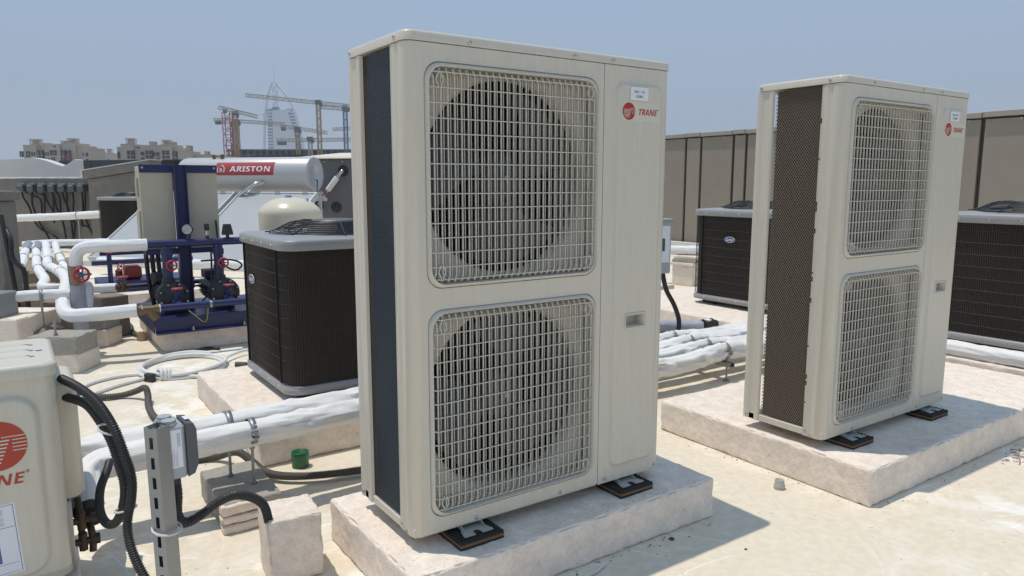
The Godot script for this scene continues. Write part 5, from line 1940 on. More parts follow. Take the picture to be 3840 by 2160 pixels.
	for k in blocks.size():
		var s: Array = blocks[k]
		var b := B.new()
		b.rough(s[0], s[1], 0.009, 0.02, 0.003, wob, 0.03)
		solid("concrete_block", b, {"painted": M.painted_block, "raw": M.raw_block, "tan": M.tan_block}[s[4]], s[5], "block", s[2], s[3])
	for s in [[Vector3(-1.13, 0.234, -3.44), "rod stuck in the near block stack"]]:
		var b := B.new()
		b.rod(Vector3.ZERO, Vector3(0, 0.09, 0), 0.007, 8)
		b.rod(Vector3.ZERO, Vector3(0, 0.012, 0), 0.014, 6)
		solid("threaded_rod", b, M.zinc_dull, s[1], "rod", s[0])
	# concrete post with cap, dark cables, grey casing and plinth at the roof's edge
	var post := thing("concrete_post", "rough grey concrete post with overhanging cap", "post", Vector3(-1.40, 0, -4.78), -0.602)
	var pb := B.new()
	pb.rough(Vector3(-0.10, 0, -0.10), Vector3(0.10, 1.05, 0.10), 0.01, 0.03, 0.004, wob, 0.02)
	part("shaft", pb, M.render_grey, post)
	var pc := B.new()
	pc.rough(Vector3(-0.13, 1.052, -0.13), Vector3(0.125, 1.122, 0.13), 0.01, 0.03, 0.003, wob, 0.03)
	part("cap", pc, M.render_grey, post)
	add_cable("cable", [Vector3(-1.34, 0.86, -4.50), Vector3(-1.315, 0.78, -4.42), Vector3(-1.318, 0.68, -4.40), Vector3(-1.30, 0.62, -4.38), Vector3(-1.268, 0.585, -4.36), Vector3(-1.252, 0.54, -4.36), Vector3(-1.25, 0.35, -4.38), Vector3(-1.25, 0.1, -4.38), Vector3(-1.2, 0.02, -4.40)], 0.017, M.cable_black, "thick black cable kinked against the concrete post", "cable", "black cables by the post")
	add_cable("cable", [Vector3(-1.36, 0.95, -4.52), Vector3(-1.345, 0.8, -4.46), Vector3(-1.33, 0.6, -4.42), Vector3(-1.31, 0.3, -4.42), Vector3(-1.31, 0.02, -4.42)], 0.017, M.cable_black, "straight black cable hanging at the concrete post", "cable", "black cables by the post")
	var bx := B.new()
	bx.span(Vector3(-0.5, 0, -0.2), Vector3(0.0, 0.16, 0.0), 0.006)
	solid("metal_casing", bx, M.zinc_dull, "dull grey metal casing on the plinth by the concrete post", "casing", Vector3(-1.42, 0.30, -3.90), -0.602)
	var lp := B.new()
	lp.rough(Vector3(-0.55, 0, -0.45), Vector3(0.02, 0.30, 0.015), 0.012, 0.03, 0.003, wob, 0.02)
	solid("concrete_plinth", lp, M.plinth, "tall pale plinth under the grey metal casing", "plinth", Vector3(-1.330, 0, -3.84), -0.602)
	var cl := B.new()
	cl.rough(Vector3(-0.15, 0, -0.25), Vector3(0.15, 0.20, 0.1), 0.06, 0.03, 0.02, wob)
	solid("fabric_wrap", cl, M.tan_block, "crumpled brown sheet slumped behind the near block stack", "sheet", Vector3(-1.26, 0, -4.05), -0.4)


func solar_heater() -> void:
	var s := thing("solar_water_heater", "solar water heater with horizontal white tank over two grey collectors", "water heater", Vector3(1.926, 0, -10.353), -0.86)
	var lying := Basis(Vector3(0, 0, 1), -PI * 0.5)
	var r := 0.272
	var tank := B.new()
	tank.lathe(PackedVector2Array([Vector2(0, -1.215), Vector2(0.14, -1.21), Vector2(0.22, -1.19), Vector2(0.258, -1.15), Vector2(r, -1.09), Vector2(r, 1.185), Vector2(r - 0.004, 1.195), Vector2(r - 0.012, 1.2), Vector2(0.135, 1.2), Vector2(0.125, 1.188), Vector2(0, 1.186)]), Transform3D(lying, Vector3(0, 1.315, 0)), 48)
	part("tank", tank, M.heater_silver, s)
	# curved red banner with house mark and name
	var ban := B.new()
	ban.smooth(true)
	var bend := func(x: float, y: float, out: float) -> Vector3:
		var a := y / r
		return Vector3(x, 1.315 + sin(a) * (r + out), cos(a) * (r + out))
	for k in 12:
		var ya := lerpf(-0.015, 0.205, k / 12.0)
		var yb := lerpf(-0.015, 0.205, (k + 1) / 12.0)
		ban.quad(bend.call(-0.42, ya, 0.002), bend.call(-0.42, yb, 0.002), bend.call(0.63, yb, 0.002), bend.call(0.63, ya, 0.002))
	var bo := part("banner", ban, M.banner_red, s)
	var f := SystemFont.new()
	f.font_names = PackedStringArray(["Droid Sans"])
	f.font_weight = 700
	var t := TextMesh.new()
	t.text = "ARISTON"
	t.font = f
	t.font_size = 64
	t.depth = 0.02
	t.pixel_size = 0.01
	var box := t.get_aabb()
	var arr := t.get_mesh_arrays()
	var vs: PackedVector3Array = arr[Mesh.ARRAY_VERTEX]
	var ix: PackedInt32Array = arr[Mesh.ARRAY_INDEX]
	var txt := B.new()
	var sx := 0.72 / box.size.x
	var sy := 0.088 / box.size.y
	var c := box.get_center()
	for i in range(0, ix.size(), 3):
		var q: Array[Vector3] = []
		for k in 3:
			var v := vs[ix[i + k]]
			q.append(bend.call(0.205 + (v.x - c.x) * sx, 0.085 + (v.y - c.y) * sy, 0.004 + (v.z) * 0.05))
		txt.tri(q[0], q[1], q[2])
	part("lettering", txt, M.paint_white, bo)
	var house := B.new()
	var hp := [Vector2(-0.375, 0.038), Vector2(-0.375, 0.105), Vector2(-0.315, 0.155), Vector2(-0.255, 0.105), Vector2(-0.255, 0.038), Vector2(-0.375, 0.038)]
	for i in 5:
		house.bar(bend.call(hp[i].x, hp[i].y, 0.005), bend.call(hp[i + 1].x, hp[i + 1].y, 0.005), 0.013, 0.006)
	house.box(bend.call(-0.315, 0.075, 0.005), Vector3(0.035, 0.045, 0.006))
	part("house_mark", house, M.paint_white, bo)
	# two collectors on a sloping frame
	var xa := [-1.45, 0.06]
	var xb := [-0.02, 1.42]
	var top := Vector3(0, 1.02, 0.33)
	var bot := Vector3(0, 0.10, 1.86)
	var down := (bot - top).normalized()
	var nrm := Vector3.RIGHT.cross(down).normalized()
	if nrm.y < 0.0:
		nrm = -nrm
	for k in 2:
		var col := Node3D.new()
		col.name = "collector"
		s.add_child(col, true)
		var w: float = xb[k] - xa[k]
		col.transform = Transform3D(Basis(Vector3.RIGHT, nrm, Vector3.RIGHT.cross(nrm)), (top + bot) * 0.5 + Vector3((xa[k] + xb[k]) * 0.5, 0, 0))
		var ln := (bot - top).length()
		var g := B.new()
		g.box(Vector3(0, 0.0, 0), Vector3(w - 0.05, 0.02, ln - 0.05))
		part("glass", g, M.collector_glass, col)
		var fr := B.new()
		for sg in [-1.0, 1.0]:
			fr.box(Vector3(sg * (w * 0.5 - 0.0125), -0.02, 0), Vector3(0.025, 0.10, ln), 0.003)
			fr.box(Vector3(0, -0.02, sg * (ln * 0.5 - 0.0125)), Vector3(w - 0.051, 0.099, 0.025), 0.003)
		part("frame", fr, M.aluminium, col)
		var bk := B.new()
		bk.box(Vector3(0, -0.066, 0), Vector3(w - 0.052, 0.006, ln - 0.06))
		part("back_sheet", bk, M.aluminium, col)
		for q in [-0.35, 0.0, 0.35]:
			var cl := B.new()
			cl.box(Vector3(w * q, 0.02, -ln * 0.5 + 0.02), Vector3(0.10, 0.02, 0.05), 0.008)
			cl.box(Vector3(w * q, -0.02, ln * 0.5 + 0.01), Vector3(0.06, 0.12, 0.02), 0.004)
			part("clip", cl, M.chrome, col)
	var rails := B.new()
	rails.bar(Vector3(-1.5, 0.035, 1.93), Vector3(1.5, 0.035, 1.93), 0.05, 0.07)
	rails.bar(Vector3(-1.5, 0.93, 0.22), Vector3(1.5, 0.93, 0.22), 0.05, 0.05)
	for x in [-1.2, -0.05, 1.15]:
		rails.bar(Vector3(x, 0.0, -0.25), Vector3(x, 1.05, -0.2), 0.04, 0.04)
		rails.bar(Vector3(x, 0.0, 0.3), Vector3(x, 0.95, 0.24), 0.04, 0.04)
		rails.bar(Vector3(x, 1.02, -0.28), Vector3(x, 1.02, 0.3), 0.04, 0.04)
	part("stand", rails, M.aluminium, s)
	var flex := B.new()
	flex.tube(curve([Vector3(0.42, 1.20, 0.24), Vector3(0.36, 1.16, 0.36), Vector3(0.22, 1.06, 0.42), Vector3(0.10, 0.98, 0.42), Vector3(0.06, 0.90, 0.47), Vector3(0.14, 0.88, 0.50), Vector3(0.30, 0.92, 0.46)], 0.03), 0.032, 12)
	part("flex_pipe", flex, M.chrome, s)
	var vent := B.new()
	vent.rod(Vector3(-0.55, 1.56, 0.10), Vector3(-0.55, 1.625, 0.10), 0.022, 8)
	vent.rod(Vector3(-0.40, 1.56, 0.10), Vector3(-0.40, 1.635, 0.10), 0.026, 8)
	vent.rod(Vector3(-0.60, 1.60, 0.10), Vector3(-0.36, 1.60, 0.10), 0.012, 8)
	part("relief_valve", vent, M.brass, s)
	var wire := B.new()
	wire.tube(curve([Vector3(1.205, 1.22, 0.0), Vector3(1.26, 1.22, 0.05), Vector3(1.27, 1.10, 0.08), Vector3(1.27, 0.95, 0.1)], 0.03), 0.008, 6)
	part("probe_wire", wire, M.cable_black, s)
	# grey casing of an air handler behind, with round ports
	var a := thing("air_handler", "large grey air handler casing with black round ports and cream canopy", "air handler", Vector3(4.25, 0, -10.75), -0.80)
	var ab := B.new()
	ab.span(Vector3(-1.45, 0.42, -0.75), Vector3(1.6, 1.62, 0), 0.01)
	part("casing", ab, M.casing_grey, a)
	var leg := B.new()
	for x in [-1.3, 0.0, 1.4]:
		leg.span(Vector3(x - 0.06, 0, -0.7), Vector3(x + 0.06, 0.42, -0.05))
	part("stand", leg, M.casing_grey, a)
	var can := B.new()
	can.loft([level_ring(rrect(3.3, 1.0, 0.03, 2), 0.0), level_ring(rrect(3.3, 1.0, 0.03, 2), 0.02), level_ring(rrect(1.6, 0.4, 0.03, 2), 0.115)], true, true)
	part("canopy", can, M.canopy_cream, a, Vector3(0.08, 1.622, -0.38))
	for p in [Vector2(-0.57, 1.40), Vector2(-1.09, 0.75), Vector2(-0.73, 0.73)]:
		var b := B.new()
		b.lathe(PackedVector2Array([Vector2(0, 0.02), Vector2(0.08, 0.03), Vector2(0.10, 0.02), Vector2(0.10, -0.01)]), Transform3D(Basis(Vector3.RIGHT, PI * 0.5), Vector3(p.x, p.y, 0.0)), 20)
		part("port", b, M.cast_black, a)
	var st := B.new()
	st.tube(curve([Vector3(-0.57, 1.40, 0.03), Vector3(-0.55, 1.39, 0.10), Vector3(-0.66, 1.26, 0.12)], 0.03), 0.035, 12)
	part("stub", st, M.chrome, a)
	var ins := B.new()
	ins.tube(curve([Vector3(-0.64, 1.28, 0.12), Vector3(-0.83, 1.05, 0.12)], 0.03), 0.052, 14)
	part("lagging", ins, M.wrap_clean, a)
	var st2 := B.new()
	st2.tube(curve([Vector3(-0.82, 1.06, 0.12), Vector3(-0.96, 0.88, 0.12), Vector3(-1.05, 0.80, 0.05)], 0.03), 0.032, 12)
	part("stub", st2, M.chrome, a)
	hand_wheel(a, Vector3(-0.87, 1.00, 0.18), Basis(Vector3.RIGHT, PI * 0.5), 0.055)
	for k in 8:
		var b := B.new()
		b.rod(Vector3(-1.3 + k * 0.36, 1.57, 0), Vector3(-1.3 + k * 0.36, 1.57, 0.01), 0.016, 8)
		part("bolt", b, M.screw, a)
	# another collector beside it
	var n := thing("solar_collector", "single tilted collector with white edge beside the air handler", "solar collector", Vector3(4.35, 0, -9.55), -0.86)
	var nb := B.new()
	nb.prism(PackedVector2Array([Vector2(0, 0.95), Vector2(1.4, 0.10), Vector2(1.4, 0.05), Vector2(0, 0.89)]), Transform3D(Basis(Vector3(0, 0, 1), Vector3(0, 1, 0), Vector3(1, 0, 0)), Vector3(-0.60, 0, -0.5)), 1.3)
	part("glass", nb, M.collector_glass, n)
	var nf := B.new()
	nf.bar(Vector3(-0.62, 0.94, -0.5), Vector3(-0.62, 0.09, 0.9), 0.03, 0.09)
	nf.bar(Vector3(0.72, 0.94, -0.5), Vector3(0.72, 0.09, 0.9), 0.03, 0.09)
	nf.bar(Vector3(-0.6, 0.0, -0.45), Vector3(-0.6, 0.9, -0.45), 0.04, 0.04)
	nf.bar(Vector3(0.7, 0.0, -0.45), Vector3(0.7, 0.9, -0.45), 0.04, 0.04)
	part("frame", nf, M.aluminium, n)
	# dark slab roof and pale edge seen over the tank
	var ds := B.new()
	ds.span(Vector3(-0.55, 0, -0.3), Vector3(0.55, 1.72, 0.0))
	solid("plant_housing", ds, M.wall_slate, "dark flat-topped housing showing over the white tank", "housing", Vector3(3.1, 0, -12.6), -0.86)
	# low pipe run on the roof in front of the collectors
	wrapped_pipe("lagged_pipe", [Vector3(-0.4, 0.17, -8.95), Vector3(0.3, 0.17, -8.2), Vector3(1.0, 0.17, -7.5), Vector3(2.2, 0.17, -6.2)], 0.055, M.wrap_clean, "long low white lagged pipe before the collectors", "lagged water pipes", 0.004, 0.05)
	for p in [Vector3(0.35, 0, -8.05), Vector3(1.3, 0, -7.05)]:
		var hb := B.new()
		hb.tube(curve([Vector3(-0.06, 0, 0), Vector3(-0.06, 0.24, 0), Vector3(0.0, 0.29, 0), Vector3(0.06, 0.24, 0), Vector3(0.06, 0, 0)], 0.03), 0.012, 8)
		solid("pipe_hoop", hb, M.zinc, "zinc hoop over the long low lagged pipe", "pipe support", p, 0.5, "hoops on the low pipe")


func left_wall_gear() -> void:
	var o := Vector3(-1.584, 0, -14.941)
	var turn := -0.86
	var w := thing("rendered_wall", "grey rendered wall with white-coated top behind the isolator row", "wall", o, turn)
	var b := B.new()
	b.rough(Vector3(-2.0, 0, -0.2), Vector3(2.42, 1.255, 0), 0.012, 0.12, 0.006, wob, 0.02)
	part("body", b, M.render_grey, w)
	var tp := B.new()
	tp.rough(Vector3(-2.0, 1.256, -0.24), Vector3(2.44, 1.285, 0.015), 0.008, 0.06, 0.006, wob, 0.03)
	part("white_top", tp, M.white_coat, w)
	# wall with rising coping
	var w2 := thing("rendered_wall", "grey rendered wall with rising pale-edged coping", "wall", o, turn)
	var b2 := B.new()
	b2.prism(PackedVector2Array([Vector2(2.46, 0), Vector2(3.75, 0), Vector2(3.75, 1.40), Vector2(2.46, 1.24)]), Transform3D(Basis(), Vector3(0, 0, 0.0)), 0.2)
	part("body", b2, M.render_grey, w2)
	var cp := B.new()
	cp.prism(PackedVector2Array([Vector2(2.40, 1.243), Vector2(3.80, 1.415), Vector2(3.80, 1.558), Vector2(2.40, 1.386)]), Transform3D(Basis(), Vector3(0, 0, -0.04)), 0.29)
	part("coping", cp, M.render_grey, w2)
	var ed := B.new()
	ed.prism(PackedVector2Array([Vector2(2.38, 1.389), Vector2(3.81, 1.563), Vector2(3.81, 1.580), Vector2(2.38, 1.406)]), Transform3D(Basis(), Vector3(0, 0, -0.05)), 0.31)
	ed.span(Vector3(2.36, 1.29, -0.05), Vector3(2.398, 1.385, 0.25))
	part("white_edge", ed, M.white_coat, w2)
	# white membrane parapet farther back, sagging top
	var tops := [[-5.0, 1.66], [-2.56, 1.68], [-1.9, 1.68], [-1.3, 1.695], [-1.06, 1.715], [-0.85, 1.69], [-0.67, 1.65], [-0.40, 1.57], [-0.24, 1.53], [-0.12, 1.57], [0.05, 1.655], [0.08, 1.67]]
	var poly := PackedVector2Array([Vector2(0.10, 0), Vector2(-5.0, 0)])
	for t in tops:
		poly.append(Vector2(t[0], t[1]))
	poly.append(Vector2(0.10, 1.66))
	var mb := B.new()
	mb.prism(poly, Transform3D(Basis(), Vector3(0, 0, -2.1)), 0.2)
	solid("parapet", mb, M.white_coat, "white membrane-covered parapet with a sagging top edge", "wall", o, turn)
	var slate := thing("slate_screen", "dark slate-grey panel screen on the neighbouring roof", "wall", o, turn)
	for k in 5:
		var p := B.new()
		p.span(Vector3(-2.0 + k * 0.93, 0.0, -3.6), Vector3(-1.085 + k * 0.93, 1.71, -3.5), 0.004)
		part("panel", p, M.wall_slate, slate)
	var lv := B.new()
	for k in 6:
		lv.span(Vector3(0.24, 1.585 + k * 0.018, -3.46), Vector3(1.35, 1.594 + k * 0.018, -3.36))
	solid("roof_louvre", lv, M.clad_joint, "flat dark louvre lying along the slate screen", "louvre", o, turn)
	# seven isolators on a rail with cables
	var rail := B.new()
	rail.span(Vector3(0.78, 1.16, 0.02), Vector3(2.30, 1.185, 0.045))
	rail.span(Vector3(0.78, 1.04, 0.02), Vector3(2.30, 1.06, 0.045))
	solid("mounting_rail", rail, M.zinc, "pair of zinc rails carrying the row of dark isolators", "rail", o, turn)
	var nth := ["first", "second", "third", "fourth", "fifth", "sixth", "seventh"]
	var xs := [0.88, 1.10, 1.34, 1.57, 1.79, 2.01, 2.21]
	for k in 7:
		var along := Vector3(xs[k], 0, 0.05)
		var place := o + Basis(Vector3.UP, turn) * along
		var s := thing("isolator_switch", "dark grey isolator, " + nth[k] + " of the row counted from the slanted rail", "isolator", place, turn, "isolators on the rendered wall")
		var sb := B.new()
		sb.span(Vector3(-0.072, 1.025, 0.0), Vector3(0.072, 1.155, 0.10), 0.008)
		part("case", sb, M.switch_dark, s)
		for q in [-0.036, 0.036]:
			var pg := B.new()
			pg.rod(Vector3(q, 1.155, 0.045), Vector3(q, 1.178, 0.045), 0.026, 10)
			part("plug", pg, M.switch_grey, s)
		var lb := B.new()
		lb.span(Vector3(-0.045, 1.125, 0.1002), Vector3(0.045, 1.138, 0.101))
		part("label", lb, M.switch_grey, s)
	var runs := [
		[Vector2(0.84, 1.02), Vector2(0.86, 0.92), Vector2(0.95, 0.79), Vector2(1.00, 0.68), Vector2(1.02, 0.59), Vector2(1.09, 0.45), Vector2(1.24, 0.32), Vector2(1.44, 0.26), Vector2(1.64, 0.10)],
		[Vector2(0.92, 1.01), Vector2(1.05, 0.96), Vector2(1.05, 0.83), Vector2(1.07, 0.72), Vector2(1.12, 0.59), Vector2(1.18, 0.45), Vector2(1.28, 0.32), Vector2(1.41, 0.08)],
		[Vector2(1.07, 1.02), Vector2(1.08, 0.95), Vector2(1.21, 0.91), Vector2(1.26, 0.83), Vector2(1.24, 0.55)],
		[Vector2(1.17, 1.01), Vector2(1.33, 0.95), Vector2(1.32, 0.76), Vector2(1.31, 0.55)],
		[Vector2(1.34, 1.01), Vector2(1.40, 0.84), Vector2(1.49, 0.70), Vector2(1.54, 0.55)],
		[Vector2(1.52, 1.02), Vector2(1.53, 0.84), Vector2(1.51, 0.59), Vector2(1.51, 0.46)],
		[Vector2(1.55, 1.00), Vector2(1.57, 0.83), Vector2(1.60, 0.71), Vector2(1.67, 0.57), Vector2(1.72, 0.39), Vector2(1.75, 0.08)],
		[Vector2(1.61, 1.02), Vector2(1.68, 0.94), Vector2(1.68, 0.77), Vector2(1.66, 0.55)],
		[Vector2(1.75, 1.02), Vector2(1.77, 0.90), Vector2(1.86, 0.69), Vector2(1.89, 0.50), Vector2(1.90, 0.10)],
		[Vector2(1.84, 1.02), Vector2(1.83, 0.77), Vector2(1.86, 0.53), Vector2(2.11, 0.43), Vector2(2.28, 0.38), Vector2(2.42, 0.10)],
		[Vector2(1.97, 1.02), Vector2(1.98, 0.85), Vector2(1.94, 0.60), Vector2(1.96, 0.42), Vector2(1.91, 0.10)],
		[Vector2(2.18, 1.03), Vector2(2.18, 0.85), Vector2(2.16, 0.65), Vector2(2.12, 0.51), Vector2(2.13, 0.40)],
		[Vector2(2.25, 1.03), Vector2(2.23, 0.85), Vector2(2.21, 0.65), Vector2(2.24, 0.48), Vector2(2.31, 0.32), Vector2(2.42, 0.10)],
	]
	var hung := {}
	for r in runs:
		var best := 0
		for k in 7:
			if absf(xs[k] - r[0].x) < absf(xs[best] - r[0].x):
				best = k
		hung[best] = hung.get(best, 0) + 1
		var pts := []
		for k in r.size():
			pts.append(Vector3(r[k].x, r[k].y, 0.07))
		var cb := B.new()
		cb.tube(curve(pts, 0.06), 0.017, 7)
		solid("cable", cb, M.cable_black, ["", "first", "second", "third"][hung[best]] + " black cable under the " + nth[best] + " isolator counted from the slanted rail", "cable", o, turn, "cables under the isolator row")
	wrapped_pipe("lagged_pipe", [o + Basis(Vector3.UP, turn) * Vector3(0.9, 0.555, 0.55), o + Basis(Vector3.UP, turn) * Vector3(2.0, 0.60, 0.6), o + Basis(Vector3.UP, turn) * Vector3(3.25, 0.665, 0.62)], 0.062, M.wrap_white, "white lagged pipe crossing in front of the rendered wall", "lagged water pipes", 0.006, 0.06)
	var prop := B.new()
	prop.bar(Vector3(2.61, 0.0, 0.61), Vector3(2.61, 0.57, 0.61), 0.03, 0.03)
	prop.ring(Vector3(2.61, 0.636, 0.61), Basis(Vector3(0, 0, 1), PI * 0.5), 0.066, 0.008, 20, 6)
	solid("pipe_support", prop, M.zinc_dull, "thin prop with ring holding the pipe at the rendered wall", "pipe support", o, turn)
	var rod := B.new()
	rod.bar(Vector3(-0.25, 0.0, 0.4), Vector3(-0.25, 0.98, 0.4), 0.03, 0.03)
	rod.bar(Vector3(-0.32, 0.94, 0.4), Vector3(0.66, 1.215, 0.5), 0.04, 0.03)
	solid("handrail", rod, M.aluminium, "pale slanted rail in front of the rendered wall", "rail", o, turn)


func right_gear() -> void:
	# isolator box whose edge shows past the tall unit
	var s := thing("isolator_switch", "pale grey isolator box with green label standing on a post", "isolator", Vector3(2.50, 0, -1.83), -0.5)
	var b := B.new()
	b.span(Vector3(-0.09, 0.54, -0.05), Vector3(0.085, 0.92, 0.05), 0.008)
	part("case", b, M.switch_grey, s)
	var t := B.new()
	t.span(Vector3(-0.098, 0.905, -0.058), Vector3(0.093, 0.93, 0.058), 0.006)
	part("lid", t, M.lid_grey, s)
	var l := B.new()
	l.span(Vector3(0.02, 0.62, 0.0502), Vector3(0.075, 0.88, 0.0512))
	var lo := part("label", l, M.label_white, s)
	var g := B.new()
	g.span(Vector3(0.02, 0.70, 0.0505), Vector3(0.040, 0.79, 0.0518))
	part("green_bar", g, M.cap_green, lo)
	var p := B.new()
	p.span(Vector3(-0.04, 0, -0.02), Vector3(0.0, 0.54, 0.02), 0.002)
	p.span(Vector3(-0.09, 0, -0.07), Vector3(0.06, 0.008, 0.07), 0.002)
	part("post", p, M.zinc, s)
	add_cable("cable", [Vector3(2.53, 0.54, -1.80), Vector3(2.55, 0.42, -1.78), Vector3(2.60, 0.30, -1.74), Vector3(2.63, 0.18, -1.72), Vector3(2.60, 0.05, -1.72), Vector3(2.50, 0.02, -1.74)], 0.017, M.cable_black, "black cable dropping from the pale isolator box", "cable")
	# silver-lagged pipe with black taped end
	wrapped_pipe("lagged_pipe", [Vector3(2.30, 0.12, -1.92), Vector3(2.65, 0.13, -1.84), Vector3(2.86, 0.13, -1.70)], 0.046, M.wrap_silver, "silver-grey lagged pipe with black taped end by the rack", "", 0.004)
	var tape := thing("taped_end", "black tape-wrapped pipe end with torn white patch", "pipe end", Vector3(2.86, 0, -1.70))
	var tb := B.new()
	tb.tube(curve([Vector3(-0.02, 0.13, 0.012), Vector3(0.05, 0.13, -0.005), Vector3(0.10, 0.13, -0.01)], 0.015), 0.050, 18, PackedFloat32Array(), wob, 0.006)
	part("tape", tb, M.conduit_black, tape)
	var tp := B.new()
	tp.tube(curve([Vector3(0.09, 0.13, -0.01), Vector3(0.16, 0.13, -0.01)], 0.02), 0.030, 14)
	part("pipe_stub", tp, M.cast_black, tape)
	var tw := B.new()
	tw.rough(Vector3(0.01, 0.168, 0.0), Vector3(0.06, 0.182, 0.04), 0.006, 0.01, 0.004, wob)
	part("torn_patch", tw, M.wrap_clean, tape)
	# block stack with tiles and white pipe near the screen wall
	var bb := B.new()
	bb.rough(Vector3(-0.19, 0, -0.14), Vector3(0.19, 0.23, 0.14), 0.009, 0.03, 0.003, wob, 0.03)
	solid("concrete_block", bb, M.painted_block, "pale block under the small tile stack near the screen wall", "block", Vector3(5.25, 0, -3.95), 0.2)
	for k in 3:
		var tl := B.new()
		tl.rough(Vector3(-0.20 + 0.01 * k, 0, -0.15), Vector3(0.19, 0.036, 0.15), 0.005, 0.04, 0.002, wob, 0.02)
		solid("paving_tile", tl, M.raw_block if k == 1 else M.painted_block, ["pale tile lowest of the three on the block", "darker tile in the middle of the three on the block", "pale tile topmost of the three on the block"][k], "tile", Vector3(5.24 + 0.01 * k, 0.232 + k * 0.038, -3.95), 0.2 + 0.06 * k)
	wrapped_pipe("lagged_pipe", [Vector3(4.7, 0.40, -4.6), Vector3(5.05, 0.40, -4.15), Vector3(5.3, 0.40, -3.85), Vector3(5.8, 0.40, -3.2)], 0.052, M.wrap_white, "white lagged pipe resting on the small tile stack", "", 0.006, 0.04)
	var b2 := B.new()
	b2.rough(Vector3(-0.18, 0, -0.15), Vector3(0.16, 0.165, 0.12), 0.012, 0.03, 0.005, wob, 0.04)
	solid("concrete_block", b2, M.painted_block, "pale block with broken corner beside the pale isolator box", "block", Vector3(4.02, 0, -3.32), 0.1)
	# white pipe along the edge of the far plinth
	wrapped_pipe("lagged_pipe", [Vector3(3.34, 0.20, -1.0), Vector3(3.31, 0.205, -0.55), Vector3(3.30, 0.200, -0.25), Vector3(3.305, 0.198, 0.1), Vector3(3.30, 0.20, 0.6), Vector3(3.32, 0.20, 1.4)], 0.044, M.wrap_white, "white wrapped pipe lying along the plinth edge before the condenser", "", 0.007, 0.025)
	var ks := B.new()
	ks.span(Vector3(-0.05, 0, -6.0), Vector3(0.02, 0.09, 2.4), 0.01)
	solid("wall_upstand", ks, M.white_coat, "low white upstand at the foot of the screen wall", "kerb", Vector3(9.05, 0, -4.0))


